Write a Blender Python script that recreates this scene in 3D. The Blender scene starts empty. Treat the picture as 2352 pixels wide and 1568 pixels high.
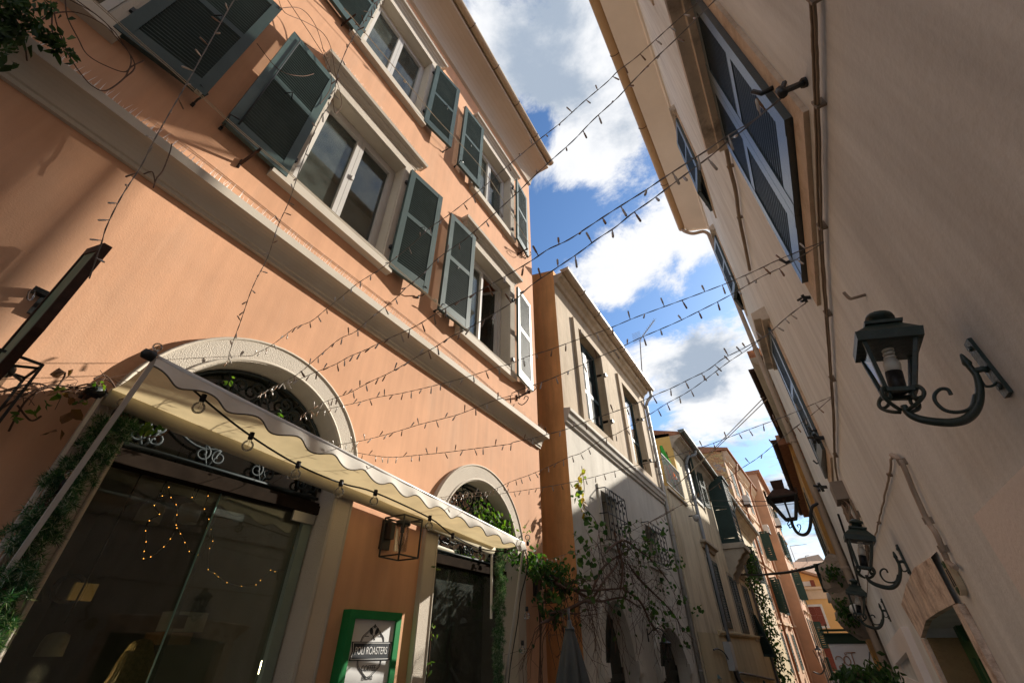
import bpy, bmesh, math, random
from mathutils import Vector, Matrix, geometry
R_=random.Random(7)
sc=bpy.context.scene
COL=sc.collection
PI=math.pi
# ---------------------------------------------------------------- camera geometry
FPX=973.0; PSI=math.radians(31.1); TH=math.radians(35.8); CZ=1.65
CAM=Vector((0,0,CZ))
FW=Vector((-math.sin(PSI)*math.cos(TH), math.cos(PSI)*math.cos(TH), math.sin(TH)))
RT=Vector((math.cos(PSI), math.sin(PSI),0)); UP=RT.cross(FW)
def ray(x,y): return FW*FPX+RT*(x-1176)-UP*(y-784)
def onx(x,y,X,k=0.0,y0=0.0):           # sight line meets the plane x = X + k (y - y0)
    d=ray(x,y); t=(X-k*y0)/(d.x-k*d.y); return CAM+d*t
def ony(x,y,Y): d=ray(x,y); return CAM+d*(Y/d.y)
def vplane(px,A,B):                     # sight line meets the vertical plane through A and B
    n=Vector((B.y-A.y,-(B.x-A.x),0)); d=ray(*px); return CAM+d*((A-CAM).dot(n)/d.dot(n))
cam_d=bpy.data.cameras.new('camera'); cam=bpy.data.objects.new('camera',cam_d); COL.objects.link(cam)
cam_d.sensor_width=36; cam_d.lens=36*FPX/2352; cam_d.clip_end=500; cam_d.clip_start=0.02
cam.matrix_world=Matrix((( RT.x,UP.x,-FW.x,0),(RT.y,UP.y,-FW.y,0),(RT.z,UP.z,-FW.z,CZ),(0,0,0,1)))
sc.camera=cam
# ---------------------------------------------------------------- materials
MATS={}
def nn(nt,t,**kw):
    n=nt.nodes.new(t)
    for k,v in kw.items():
        if k in n.inputs: n.inputs[k].default_value=v
        else: setattr(n,k,v)
    return n
def c4(c): return (c[0],c[1],c[2],1)
def mat(name,col,rough=.8,var=.12,vscale=3.0,bump=0.0,bscale=60.0,metal=0.0,streak=0.0,stain=None,stainamt=.5,spec=.3,sscale=1.2,coarse=0.0):
    if name in MATS: return MATS[name]
    m=bpy.data.materials.new(name); m.use_nodes=True; nt=m.node_tree; L=nt.links
    b=nt.nodes['Principled BSDF']; b.inputs['Roughness'].default_value=rough; b.inputs['Metallic'].default_value=metal
    b.inputs['Specular IOR Level'].default_value=spec
    tc=nn(nt,'ShaderNodeTexCoord'); co=tc.outputs['Object']
    n1=nn(nt,'ShaderNodeTexNoise',Scale=vscale,Detail=6.0,Roughness=.6); L.new(co,n1.inputs['Vector'])
    mr=nn(nt,'ShaderNodeMapRange'); mr.inputs['From Min'].default_value=.3; mr.inputs['From Max'].default_value=.7
    mr.inputs['To Min'].default_value=1-var; mr.inputs['To Max'].default_value=1+var; L.new(n1.outputs['Fac'],mr.inputs['Value'])
    mul=nn(nt,'ShaderNodeVectorMath',operation='SCALE'); mul.inputs[0].default_value=col[:3]; L.new(mr.outputs[0],mul.inputs['Scale'])
    out=mul.outputs[0]
    if stain is not None:
        mp=nn(nt,'ShaderNodeMapping'); mp.inputs['Scale'].default_value=(1,1,.25 if streak else 1); L.new(co,mp.inputs['Vector'])
        n2=nn(nt,'ShaderNodeTexNoise',Scale=sscale,Detail=9.0,Roughness=.68); L.new(mp.outputs[0],n2.inputs['Vector'])
        r2=nn(nt,'ShaderNodeMapRange'); r2.inputs['From Min'].default_value=.5; r2.inputs['From Max'].default_value=.68
        r2.inputs['To Max'].default_value=stainamt; L.new(n2.outputs['Fac'],r2.inputs['Value'])
        mx=nn(nt,'ShaderNodeMix',data_type='RGBA'); L.new(r2.outputs[0],mx.inputs[0]); L.new(out,mx.inputs[6]); mx.inputs[7].default_value=c4(stain); out=mx.outputs[2]
    if streak:
        mp=nn(nt,'ShaderNodeMapping'); mp.inputs['Scale'].default_value=(9,9,.7); L.new(co,mp.inputs['Vector'])
        n3=nn(nt,'ShaderNodeTexNoise',Scale=1.0,Detail=5.0,Roughness=.6); L.new(mp.outputs[0],n3.inputs['Vector'])
        r3=nn(nt,'ShaderNodeMapRange'); r3.inputs['From Min'].default_value=.35; r3.inputs['From Max'].default_value=.75
        r3.inputs['To Min'].default_value=1.0; r3.inputs['To Max'].default_value=1-streak; L.new(n3.outputs['Fac'],r3.inputs['Value'])
        m3=nn(nt,'ShaderNodeVectorMath',operation='SCALE'); L.new(out,m3.inputs[0]); L.new(r3.outputs[0],m3.inputs['Scale']); out=m3.outputs[0]
    L.new(out,b.inputs['Base Color'])
    if bump or coarse:
        nb=nn(nt,'ShaderNodeTexNoise',Scale=bscale,Detail=4.0,Roughness=.6); L.new(co,nb.inputs['Vector'])
        bp=nn(nt,'ShaderNodeBump',Strength=bump,Distance=.01); L.new(nb.outputs['Fac'],bp.inputs['Height'])
        if coarse:
            nc=nn(nt,'ShaderNodeTexNoise',Scale=2.2,Detail=7.0,Roughness=.55); L.new(co,nc.inputs['Vector'])
            bc=nn(nt,'ShaderNodeBump',Strength=coarse,Distance=.06); L.new(nc.outputs['Fac'],bc.inputs['Height']); L.new(bc.outputs[0],bp.inputs['Normal'])
        L.new(bp.outputs[0],b.inputs['Normal'])
    MATS[name]=m; return m
def glass_mat(name,tint=(.75,.8,.8),rough=.02,refl=1.0,refl_veil=0.0):
    if name in MATS: return MATS[name]
    m=bpy.data.materials.new(name); m.use_nodes=True; nt=m.node_tree; nt.nodes.clear(); L=nt.links
    o=nn(nt,'ShaderNodeOutputMaterial'); t=nn(nt,'ShaderNodeBsdfTransparent'); t.inputs[0].default_value=c4(tint)
    g=nn(nt,'ShaderNodeBsdfGlossy'); g.inputs['Roughness'].default_value=rough
    f=nn(nt,'ShaderNodeFresnel'); f.inputs['IOR'].default_value=1.5
    mu=nn(nt,'ShaderNodeMath',operation='MULTIPLY'); mu.inputs[1].default_value=refl; L.new(f.outputs[0],mu.inputs[0])
    mx=nn(nt,'ShaderNodeMixShader'); L.new(mu.outputs[0],mx.inputs[0]); L.new(t.outputs[0],mx.inputs[1]); L.new(g.outputs[0],mx.inputs[2])
    if refl_veil:  # grey-green diffuse veil paints in the pale reflection on the panes
        df=nn(nt,'ShaderNodeBsdfDiffuse'); df.inputs[0].default_value=(.42,.48,.43,1); tcn=nn(nt,'ShaderNodeTexCoord'); nz=nn(nt,'ShaderNodeTexNoise',Scale=3.5,Detail=8.0,Roughness=.65); L.new(tcn.outputs['Object'],nz.inputs['Vector'])
        mr=nn(nt,'ShaderNodeMapRange'); mr.inputs['From Min'].default_value=.35; mr.inputs['From Max'].default_value=.7; mr.inputs['To Min'].default_value=refl_veil*.5; mr.inputs['To Max'].default_value=refl_veil*1.6; L.new(nz.outputs['Fac'],mr.inputs['Value'])
        m2=nn(nt,'ShaderNodeMixShader'); L.new(mr.outputs[0],m2.inputs[0]); L.new(mx.outputs[0],m2.inputs[1]); L.new(df.outputs[0],m2.inputs[2]); L.new(m2.outputs[0],o.inputs[0])
    else: L.new(mx.outputs[0],o.inputs[0])
    MATS[name]=m; return m
def emis(name,col,s):
    if name in MATS: return MATS[name]
    m=bpy.data.materials.new(name); m.use_nodes=True; b=m.node_tree.nodes['Principled BSDF']
    b.inputs['Base Color'].default_value=c4(col); b.inputs['Emission Color'].default_value=c4(col); b.inputs['Emission Strength'].default_value=s
    MATS[name]=m; return m
def cloth_mat(name,col,tr=.45):
    if name in MATS: return MATS[name]
    m=bpy.data.materials.new(name); m.use_nodes=True; nt=m.node_tree; L=nt.links; nt.nodes.clear()
    o=nn(nt,'ShaderNodeOutputMaterial'); d=nn(nt,'ShaderNodeBsdfDiffuse'); t=nn(nt,'ShaderNodeBsdfTranslucent')
    tc=nn(nt,'ShaderNodeTexCoord'); n1=nn(nt,'ShaderNodeTexNoise',Scale=5.0,Detail=6.0); L.new(tc.outputs['Object'],n1.inputs['Vector'])
    cr=nn(nt,'ShaderNodeMapRange'); cr.inputs['From Min'].default_value=.35; cr.inputs['From Max'].default_value=.75; cr.inputs['To Min'].default_value=1.05; cr.inputs['To Max'].default_value=.82; L.new(n1.outputs['Fac'],cr.inputs['Value'])
    v=nn(nt,'ShaderNodeVectorMath',operation='SCALE'); v.inputs[0].default_value=col; L.new(cr.outputs[0],v.inputs['Scale'])
    v2=nn(nt,'ShaderNodeVectorMath',operation='MULTIPLY'); L.new(v.outputs[0],v2.inputs[0]); v2.inputs[1].default_value=(1.0,.88,.64)
    L.new(v.outputs[0],d.inputs[0]); L.new(v2.outputs[0],t.inputs[0])
    mx=nn(nt,'ShaderNodeMixShader'); mx.inputs[0].default_value=tr; L.new(d.outputs[0],mx.inputs[1]); L.new(t.outputs[0],mx.inputs[2]); L.new(mx.outputs[0],o.inputs[0])
    MATS[name]=m; return m
def leaf_mat(name,cols,tr=.3):
    if name in MATS: return MATS[name]
    m=bpy.data.materials.new(name); m.use_nodes=True; nt=m.node_tree; L=nt.links
    b=nt.nodes['Principled BSDF']; b.inputs['Roughness'].default_value=.6; b.inputs['Specular IOR Level'].default_value=.3
    g=nn(nt,'ShaderNodeNewGeometry'); cr=nn(nt,'ShaderNodeValToRGB')
    e=cr.color_ramp; e.elements[0].color=c4(cols[0]); e.elements[0].position=0; e.elements[1].color=c4(cols[-1]); e.elements[1].position=1
    for i,c in enumerate(cols[1:-1]): q=e.elements.new((i+1)/(len(cols)-1)); q.color=c4(c)
    L.new(g.outputs['Random Per Island'],cr.inputs[0]); L.new(cr.outputs[0],b.inputs['Base Color'])
    t=nn(nt,'ShaderNodeBsdfTranslucent'); v2=nn(nt,'ShaderNodeVectorMath',operation='MULTIPLY'); L.new(cr.outputs[0],v2.inputs[0]); v2.inputs[1].default_value=(1.8,2.2,.7); L.new(v2.outputs[0],t.inputs[0])
    mx=nn(nt,'ShaderNodeMixShader'); mx.inputs[0].default_value=tr; o=nt.nodes['Material Output']
    L.new(b.outputs[0],mx.inputs[1]); L.new(t.outputs[0],mx.inputs[2]); L.new(mx.outputs[0],o.inputs[0]); MATS[name]=m; return m
def masonry(name,c1,c2,mortar,sx=.25,sz=.07,plaster=None,pamt=.5,stone=False):
    if name in MATS: return MATS[name]
    m=bpy.data.materials.new(name); m.use_nodes=True; nt=m.node_tree; L=nt.links; b=nt.nodes['Principled BSDF']; b.inputs['Roughness'].default_value=.9
    tc=nn(nt,'ShaderNodeTexCoord'); co=tc.outputs['Object']; sp=nn(nt,'ShaderNodeSeparateXYZ'); L.new(co,sp.inputs[0])
    ad=nn(nt,'ShaderNodeMath',operation='ADD'); L.new(sp.outputs[0],ad.inputs[0]); L.new(sp.outputs[1],ad.inputs[1])
    cb=nn(nt,'ShaderNodeCombineXYZ'); L.new(ad.outputs[0],cb.inputs[0]); L.new(sp.outputs[2],cb.inputs[1])
    if stone:
        t=nn(nt,'ShaderNodeTexVoronoi',Scale=1/sx,feature='F1'); L.new(co,t.inputs['Vector'])
        d=nn(nt,'ShaderNodeTexVoronoi',Scale=1/sx,feature='DISTANCE_TO_EDGE'); L.new(co,d.inputs['Vector'])
        mr=nn(nt,'ShaderNodeMapRange'); mr.inputs['From Max'].default_value=.08; L.new(d.outputs['Distance'],mr.inputs['Value'])
        sx2=nn(nt,'ShaderNodeSeparateXYZ'); L.new(t.outputs['Color'],sx2.inputs[0])
        mc=nn(nt,'ShaderNodeMix',data_type='RGBA'); L.new(sx2.outputs[0],mc.inputs[0]); mc.inputs[6].default_value=c4(c1); mc.inputs[7].default_value=c4(c2)
        mm=nn(nt,'ShaderNodeMix',data_type='RGBA'); L.new(mr.outputs[0],mm.inputs[0]); mm.inputs[6].default_value=c4(mortar); L.new(mc.outputs[2],mm.inputs[7]); out=mm.outputs[2]; hgt=mr.outputs[0]
    else:
        t=nn(nt,'ShaderNodeTexBrick',Scale=1.0); t.inputs['Brick Width'].default_value=sx; t.inputs['Row Height'].default_value=sz; t.inputs['Mortar Size'].default_value=.008
        t.inputs['Color1'].default_value=c4(c1); t.inputs['Color2'].default_value=c4(c2); t.inputs['Mortar'].default_value=c4(mortar)
        nz=nn(nt,'ShaderNodeTexNoise',Scale=6.0); L.new(cb.outputs[0],nz.inputs['Vector'])
        va=nn(nt,'ShaderNodeVectorMath',operation='SCALE'); L.new(nz.outputs['Color'],va.inputs[0]); va.inputs['Scale'].default_value=.03
        vb=nn(nt,'ShaderNodeVectorMath',operation='ADD'); L.new(cb.outputs[0],vb.inputs[0]); L.new(va.outputs[0],vb.inputs[1]); L.new(vb.outputs[0],t.inputs['Vector'])
        out=t.outputs['Color']; iv=nn(nt,'ShaderNodeMath',operation='SUBTRACT'); iv.inputs[0].default_value=1; L.new(t.outputs['Fac'],iv.inputs[1]); hgt=iv.outputs[0]
    n1=nn(nt,'ShaderNodeTexNoise',Scale=9.0,Detail=8.0); L.new(co,n1.inputs['Vector'])
    mr=nn(nt,'ShaderNodeMapRange'); mr.inputs['From Min'].default_value=.3; mr.inputs['From Max'].default_value=.7; mr.inputs['To Min'].default_value=.7; mr.inputs['To Max'].default_value=1.3; L.new(n1.outputs['Fac'],mr.inputs['Value'])
    v=nn(nt,'ShaderNodeVectorMath',operation='SCALE'); L.new(out,v.inputs[0]); L.new(mr.outputs[0],v.inputs['Scale']); out=v.outputs[0]
    if plaster:
        n2=nn(nt,'ShaderNodeTexNoise',Scale=.55,Detail=9.0,Roughness=.65); L.new(co,n2.inputs['Vector'])
        r2=nn(nt,'ShaderNodeMapRange'); r2.inputs['From Min'].default_value=pamt-.01; r2.inputs['From Max'].default_value=pamt+.02; L.new(n2.outputs['Fac'],r2.inputs['Value'])
        mx=nn(nt,'ShaderNodeMix',data_type='RGBA'); L.new(r2.outputs[0],mx.inputs[0]); L.new(out,mx.inputs[6])
        vp=nn(nt,'ShaderNodeVectorMath',operation='SCALE'); vp.inputs[0].default_value=plaster; L.new(mr.outputs[0],vp.inputs['Scale']); L.new(vp.outputs[0],mx.inputs[7]); out=mx.outputs[2]
        hh=nn(nt,'ShaderNodeMath',operation='MAXIMUM'); L.new(hgt,hh.inputs[0]); L.new(r2.outputs[0],hh.inputs[1]); hgt=hh.outputs[0]
    L.new(out,b.inputs['Base Color'])
    bp=nn(nt,'ShaderNodeBump',Strength=.7,Distance=.02); L.new(hgt,bp.inputs['Height']); L.new(bp.outputs[0],b.inputs['Normal'])
    MATS[name]=m; return m
# ---------------------------------------------------------------- mesh helpers
def idm(a,b,c): return (a,b,c)
class Facade:      # s runs along the street (+y), z up, d outwards into the street
    # u: scale about the camera position, moving a front deeper along its sight lines
    def __init__(s,x,y0=0.0,k=0.0,sgn=1,u=1.0): s.x,s.y0,s.k,s.sgn,s.u=x,y0,k,sgn,u
    def __call__(s,a,z,d): return ((s.x+s.k*(a-s.y0)+s.sgn*d)*s.u, a*s.u, CZ+(z-CZ)*s.u)
    def hit(s,px,py,d=0.0):
        p=onx(px,py,s.x+s.sgn*d,s.k,s.y0); return p.y,p.z
class MB:
    def __init__(s,f=None): s.v=[];s.f=[];s.m=f or idm; s.mi=[]; s.cur=0; s.smooth=[]
    def add(s,vs,fs,sm=False):
        n=len(s.v); s.v+= [Vector(s.m(*p)) for p in vs]
        for f in fs: s.f.append([n+i for i in f]); s.mi.append(s.cur); s.smooth.append(sm)
    def hexa(s,p): s.add(p,[(0,1,2,3),(7,6,5,4),(0,4,5,1),(1,5,6,2),(2,6,7,3),(3,7,4,0)])
    def box(s,a0,a1,z0,z1,d0,d1):    # in (s,z,d) order under a facade map
        s.hexa([(a0,z0,d0),(a1,z0,d0),(a1,z1,d0),(a0,z1,d0),(a0,z0,d1),(a1,z0,d1),(a1,z1,d1),(a0,z1,d1)])
    def tube(s,pts,r,n=6,caps=True,sm=True):
        pts=[Vector(p) for p in pts]; N=len(pts)
        if N<2: return
        rr=r if isinstance(r,(list,tuple)) else [r]*N
        T=[]
        for i in range(N):
            t=(pts[min(i+1,N-1)]-pts[max(i-1,0)]); T.append(t.normalized() if t.length>1e-9 else Vector((0,0,1)))
        ref=Vector((0,0,1)) if abs(T[0].z)<.9 else Vector((1,0,0)); u=T[0].cross(ref).normalized()
        vs=[]
        for i in range(N):
            u=(u-T[i]*u.dot(T[i])); u=u.normalized() if u.length>1e-6 else T[i].orthogonal().normalized()
            w=T[i].cross(u)
            for j in range(n):
                a=2*PI*j/n; vs.append(pts[i]+(u*math.cos(a)+w*math.sin(a))*rr[i])
        fs=[]
        for i in range(N-1):
            for j in range(n):
                k=(j+1)%n; fs.append((i*n+j,i*n+k,(i+1)*n+k,(i+1)*n+j))
        s.add([tuple(v) for v in vs],fs,sm)
        if caps: 
            b=len(s.v)-N*n; s.f.append([b+j for j in range(n)][::-1]); s.f.append([b+(N-1)*n+j for j in range(n)]); s.mi+=[s.cur]*2; s.smooth+=[False]*2
    def bar(s,a,b,w,h=None,up=(0,0,1)):   # rectangular bar between two points
        h=h or w; a=Vector(a);b=Vector(b);t=(b-a).normalized(); u=Vector(up)
        if abs(t.dot(u))>.95: u=Vector((1,0,0))
        x=t.cross(u).normalized()*w/2; y=x.cross(t).normalized()*h/2
        s.hexa([tuple(q) for q in (a-x-y,a+x-y,a+x+y,a-x+y,b-x-y,b+x-y,b+x+y,b-x+y)])
    def lathe(s,prof,c=(0,0,0),n=16,axis=None,sm=True):   # prof: (r,h) along axis
        ax=Vector(axis).normalized() if axis else Vector((0,0,1)); u=ax.orthogonal().normalized(); w=ax.cross(u); c=Vector(c); vs=[]
        for (r,h) in prof:
            for j in range(n):
                a=2*PI*j/n; vs.append(tuple(c+ax*h+(u*math.cos(a)+w*math.sin(a))*r))
        fs=[(i*n+j,i*n+(j+1)%n,(i+1)*n+(j+1)%n,(i+1)*n+j) for i in range(len(prof)-1) for j in range(n)]
        s.add(vs,fs,sm)
    def grid(s,rows,sm=True,close=False):
        n=len(rows[0]); vs=[p for r in rows for p in r]; fs=[]
        for i in range(len(rows)-1):
            for j in range(n-1+(1 if close else 0)):
                k=(j+1)%n; fs.append((i*n+j,i*n+k,(i+1)*n+k,(i+1)*n+j))
        s.add(vs,fs,sm)
    def sweep(s,prof,path):    # prof [(d,z)], path: function rows -> (s,d) with outset; path list of (s_fn,d_fn)
        rows=[[(fs(d),z,fd(d)) for (d,z) in prof] for fs,fd in path]; s.grid(rows,sm=False)
        for r in (rows[0],rows[-1]): s.add(r,[tuple(range(len(r)))])
    def wall(s,outer,holes,reveal,d=0.0):
        polys=[outer]+holes; fl=[p for pl in polys for p in pl]
        tr=geometry.tessellate_polygon([[Vector((p[0],p[1],0)) for p in pl] for pl in polys])
        s.add([(p[0],p[1],d) for p in fl],[tuple(t) for t in tr])
        for i,h in enumerate(holes):
            rv=reveal[i] if isinstance(reveal,(list,tuple)) else reveal; n=len(h)
            s.add([(p[0],p[1],d) for p in h]+[(p[0],p[1],d-rv) for p in h],[(j,(j+1)%n,n+(j+1)%n,n+j) for j in range(n)])
    def plate(s,outer,holes,d0,d1):  # flat slab with holes between depths d0 and d1
        for dd in (d0,d1):
            polys=[outer]+holes; fl=[p for pl in polys for p in pl]
            tr=geometry.tessellate_polygon([[Vector((p[0],p[1],0)) for p in pl] for pl in polys])
            s.add([(p[0],p[1],dd) for p in fl],[tuple(t) for t in tr])
        for h in [outer]+holes:
            n=len(h); s.add([(p[0],p[1],d0) for p in h]+[(p[0],p[1],d1) for p in h],[(j,(j+1)%n,n+(j+1)%n,n+j) for j in range(n)])
    def build(s,name,mats,parent=None,recalc=True):
        me=bpy.data.meshes.new(name); me.from_pydata([tuple(v) for v in s.v],[],s.f)
        if not isinstance(mats,(list,tuple)): mats=[mats]
        for m in mats: me.materials.append(m)
        me.polygons.foreach_set('material_index',s.mi); me.polygons.foreach_set('use_smooth',s.smooth)
        if recalc:
            bm=bmesh.new(); bm.from_mesh(me); bmesh.ops.recalc_face_normals(bm,faces=bm.faces); bm.to_mesh(me); bm.free()
        me.update(); o=bpy.data.objects.new(name,me); COL.objects.link(o)
        if parent: attach(o,parent)
        return o
def build_each(mb,name,mats,parent):   # one object for every connected piece
    par=list(range(len(mb.v)))
    def fd(i):
        while par[i]!=i: par[i]=par[par[i]]; i=par[i]
        return i
    for f in mb.f:
        for i in f[1:]: par[fd(i)]=fd(f[0])
    gs={}
    for k,f in enumerate(mb.f): gs.setdefault(fd(f[0]),[]).append(k)
    for ks in gs.values():
        m=MB(); mp={}
        for k in ks:
            for i in mb.f[k]:
                if i not in mp: mp[i]=len(m.v); m.v.append(mb.v[i])
            m.f.append([mp[i] for i in mb.f[k]]); m.mi.append(0); m.smooth.append(mb.smooth[k])
        m.build(name,mats,parent)
WM={}
def wpos(o):
    return WM.get(o.name,Matrix.Identity(4))
def attach(o,parent):
    o.parent=parent; o.matrix_parent_inverse=wpos(parent).inverted()
def thing(name,label,cat,loc=(0,0,0),group=None):
    o=bpy.data.objects.new(name,None); COL.objects.link(o); o.empty_display_size=.1; o.location=loc; WM[o.name]=Matrix.Translation(Vector(loc))
    o['label']=label; o['category']=cat
    if group: o['group']=group
    return o
def tag(o,label,cat,group=None):
    o['label']=label; o['category']=cat
    if group: o['group']=group
    return o
def struct(o): o['kind']='structure'; return o
def copy_tree(o,parent=None):
    c=o.copy(); COL.objects.link(c)
    if o.name in WM: WM[c.name]=WM[o.name]
    if parent: c.parent=parent
    for ch in list(o.children): copy_tree(ch,c)
    return c
def rect(a0,a1,z0,z1): return [(a0,z0),(a1,z0),(a1,z1),(a0,z1)]
def arch(cs,zc,r,z0,n=24,ry=None):
    ry=ry or r
    return [(cs-r,z0),(cs+r,z0)]+[(cs+r*math.cos(PI*i/n),zc+ry*math.sin(PI*i/n)) for i in range(n+1)]
def crom(P,m=6):   # smooth curve through points
    P=[Vector(p) for p in P]
    if len(P)<3: return P
    out=[]
    for i in range(len(P)-1):
        p0=P[max(i-1,0)];p1=P[i];p2=P[i+1];p3=P[min(i+2,len(P)-1)]
        for j in range(m):
            t=j/m; out.append(.5*((2*p1)+(p2-p0)*t+(2*p0-5*p1+4*p2-p3)*t*t+(3*p1-p0-3*p2+p3)*t**3))
    out.append(P[-1]); return out
def spiral(cx,cz,r,a0,turns,n=22,rend=.25):
    return [(cx+r*(1-(1-rend)*i/n)*math.cos(a0+turns*2*PI*i/n), cz+r*(1-(1-rend)*i/n)*math.sin(a0+turns*2*PI*i/n)) for i in range(n+1)]
# louvred shutter leaf: u 0..w across, v 0..h up, t thickness
def leaf(mb,F,sh,z0,w,h,dirn=1,ang=0.0,d0=.03,th=.045,st=.085,mids=(.56,),pitch=.05,top=.1,bot=.16,flip=False):
    ca,sa=math.cos(ang),math.sin(ang); base=mb.m
    mb.m=lambda u,v,t: F(sh+dirn*(u*ca)-dirn*sa*t*0, z0+v, d0+u*sa+t)
    mb.box(0,st,0,h,0,th); mb.box(w-st,w,0,h,0,th)
    ed=[0]+[m*h for m in mids]+[h]
    rails=[(0,bot)]+[(m*h-st*.5,m*h+st*.5) for m in mids]+[(h-top,h)]
    for a,b in rails: mb.box(st,w-st,a,b,.002,th-.002)
    for i in range(len(rails)-1):
        lo=rails[i][1]; hi=rails[i+1][0]; n=max(2,int((hi-lo)/pitch)); p=(hi-lo)/n
        for j in range(n):
            v=lo+j*p+.1*p
            ta,tb=(.006,th-.006) if flip else (th-.006,.006); e=p*(.66 if flip else .95)
            mb.hexa([(st,v,ta),(w-st,v,ta),(w-st,v+.006,ta),(st,v+.006,ta),(st,v+e,tb),(w-st,v+e,tb),(w-st,v+e+.006,tb),(st,v+e+.006,tb)])
    mb.m=base
def shutter(F,parent,sh,z0,w,h,m,**kw):
    mb=MB(F); leaf(mb,F,sh,z0,w,h,**kw); return mb.build('shutter',m,parent)
def letters(txt,size,M,mat_,parent,name,ext=.002,align='CENTER',spacing=1.0,sx=1.0):
    cu=bpy.data.curves.new(name,'FONT'); cu.body=txt; cu.size=size; cu.extrude=ext; cu.align_x=align; cu.align_y='CENTER'; cu.space_character=spacing
    t=bpy.data.objects.new('t',cu); COL.objects.link(t); dg=bpy.context.evaluated_depsgraph_get(); me=bpy.data.meshes.new_from_object(t.evaluated_get(dg))
    bpy.data.objects.remove(t); me.transform(M@Matrix.Diagonal((sx,1,1,1))); me.materials.clear(); me.materials.append(mat_)
    o=bpy.data.objects.new(name,me); COL.objects.link(o); attach(o,parent); return o
def leaves(mb,pts,n,spread,size,rnd,hang=.5,asp=.5,fold=.25):
    for _ in range(n):
        p=Vector(rnd.choice(pts)); sp=spread if isinstance(spread,(int,float)) else spread
        c=p+Vector((rnd.gauss(0,1),rnd.gauss(0,1),rnd.gauss(0,1)))*sp
        d=Vector((rnd.uniform(-1,1),rnd.uniform(-1,1),rnd.uniform(-1,.6)-hang)).normalized(); s=size*rnd.uniform(.6,1.25)
        x=d.cross(Vector((rnd.uniform(-1,1),rnd.uniform(-1,1),rnd.uniform(-1,1)))); 
        if x.length<.05: continue
        x=x.normalized()*s*asp/2; nn_=x.cross(d).normalized()*s*fold
        mb.add([tuple(c),tuple(c+d*s*.35+x+nn_*.5),tuple(c+d*s),tuple(c+d*s*.35-x+nn_*.5),tuple(c+d*s*.75+x*.6),tuple(c+d*s*.75-x*.6)],[(0,1,4,2),(0,2,5,3)])
def needles(mb,path,n,rad,ln,rnd):
    P=[Vector(p) for p in path]
    for _ in range(n):
        i=rnd.randrange(len(P)-1); t=rnd.random(); c=P[i].lerp(P[i+1],t)
        d=Vector((rnd.gauss(0,1),rnd.gauss(0,1),rnd.gauss(0,1))).normalized(); c2=c+d*rad*rnd.random()
        d=(d+Vector((rnd.uniform(-1,1),rnd.uniform(-1,1),rnd.uniform(-1,1)))*.5).normalized(); x=d.orthogonal().normalized()*.0022
        e=c2+d*ln*rnd.uniform(.6,1.2); mb.add([tuple(c2-x),tuple(c2+x),tuple(e)],[(0,1,2)])
# ---------------------------------------------------------------- palette
salmon=mat('salmon_stucco',(.65,.36,.215),.9,.09,1.1,bump=.14,bscale=85,stain=(.60,.41,.29),stainamt=.5,streak=.15,coarse=.06,sscale=.7)
rough_trim=mat('rough_cream_trim',(.56,.50,.42),.9,.05,3,bump=.9,bscale=110)
cream_trim=mat('smooth_cream_trim',(.52,.465,.385),.75,.05,2,bump=.15,bscale=60,stain=(.36,.30,.22),stainamt=.3)
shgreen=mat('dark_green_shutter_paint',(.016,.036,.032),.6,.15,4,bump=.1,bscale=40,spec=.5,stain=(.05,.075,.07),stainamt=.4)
shgreen_lit=mat('sunlit_green_shutter_paint',(.036,.068,.063),.52,.12,5,bump=.1,bscale=40,spec=.5,stain=(.10,.14,.13),stainamt=.5)  # lighter copy of the shutter green, colour lifted for the sunlit leaves
pvc=mat('white_window_plastic',(.50,.48,.45),.45,.03,2,spec=.4)
black_iron=mat('black_wrought_iron',(.012,.015,.016),.45,.2,30,bump=.2,bscale=120,spec=.5)
grey_iron=mat('painted_iron_bars',(.03,.04,.042),.6,.15,30,spec=.25)
rust=mat('rusty_iron',(.045,.022,.014),.8,.3,20,bump=.3,bscale=80)
glass=glass_mat('window_glass',(.55,.58,.56),refl=.8,refl_veil=.09); clear=glass_mat('clear_glass',(.95,.96,.96),refl=.6); shopglass=glass_mat('shop_glass',(.70,.76,.73),refl=1.0,refl_veil=.02)
bulbglass=glass_mat('bulb_glass',(.97,.97,.96),refl=.9)
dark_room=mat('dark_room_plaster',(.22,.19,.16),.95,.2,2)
gutter_cream=mat('cream_painted_gutter',(.40,.31,.20),.5,.06,3,stain=(.25,.19,.12),stainamt=.4,streak=.1,spec=.4)
wire_clear=mat('clear_twisted_wire',(.16,.14,.12),.4,.1,30,spec=.6)
cable_black=mat('black_rubber_cable',(.012,.012,.013),.5,.1,10)
rope=mat('pale_rope',(.42,.36,.27),.9,.1,40)
white_metal=mat('white_powder_coat',(.62,.60,.57),.4,.03,5,spec=.5)
ground_m=mat('stone_paving',(.20,.18,.155),.75,.2,1.5,bump=.4,bscale=30,stain=(.12,.11,.10))
soffit_m=mat('pale_soffit_plaster',(.46,.395,.32),.9,.05,1.5,bump=.15)
# ---------------------------------------------------------------- ground and street
mb=MB(); xs=[-60,-20,-8,-4,-2,0,1,3,20,60]; ys=[-60,-10,0,5,10,20,40,70,200]
def gz(y): return 0 if y<1 else -.05*(y-1) if y<21 else -1.0
mb.grid([[(x,y,gz(y)) for x in xs] for y in ys],sm=False); struct(mb.build('ground',ground_m))
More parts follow.
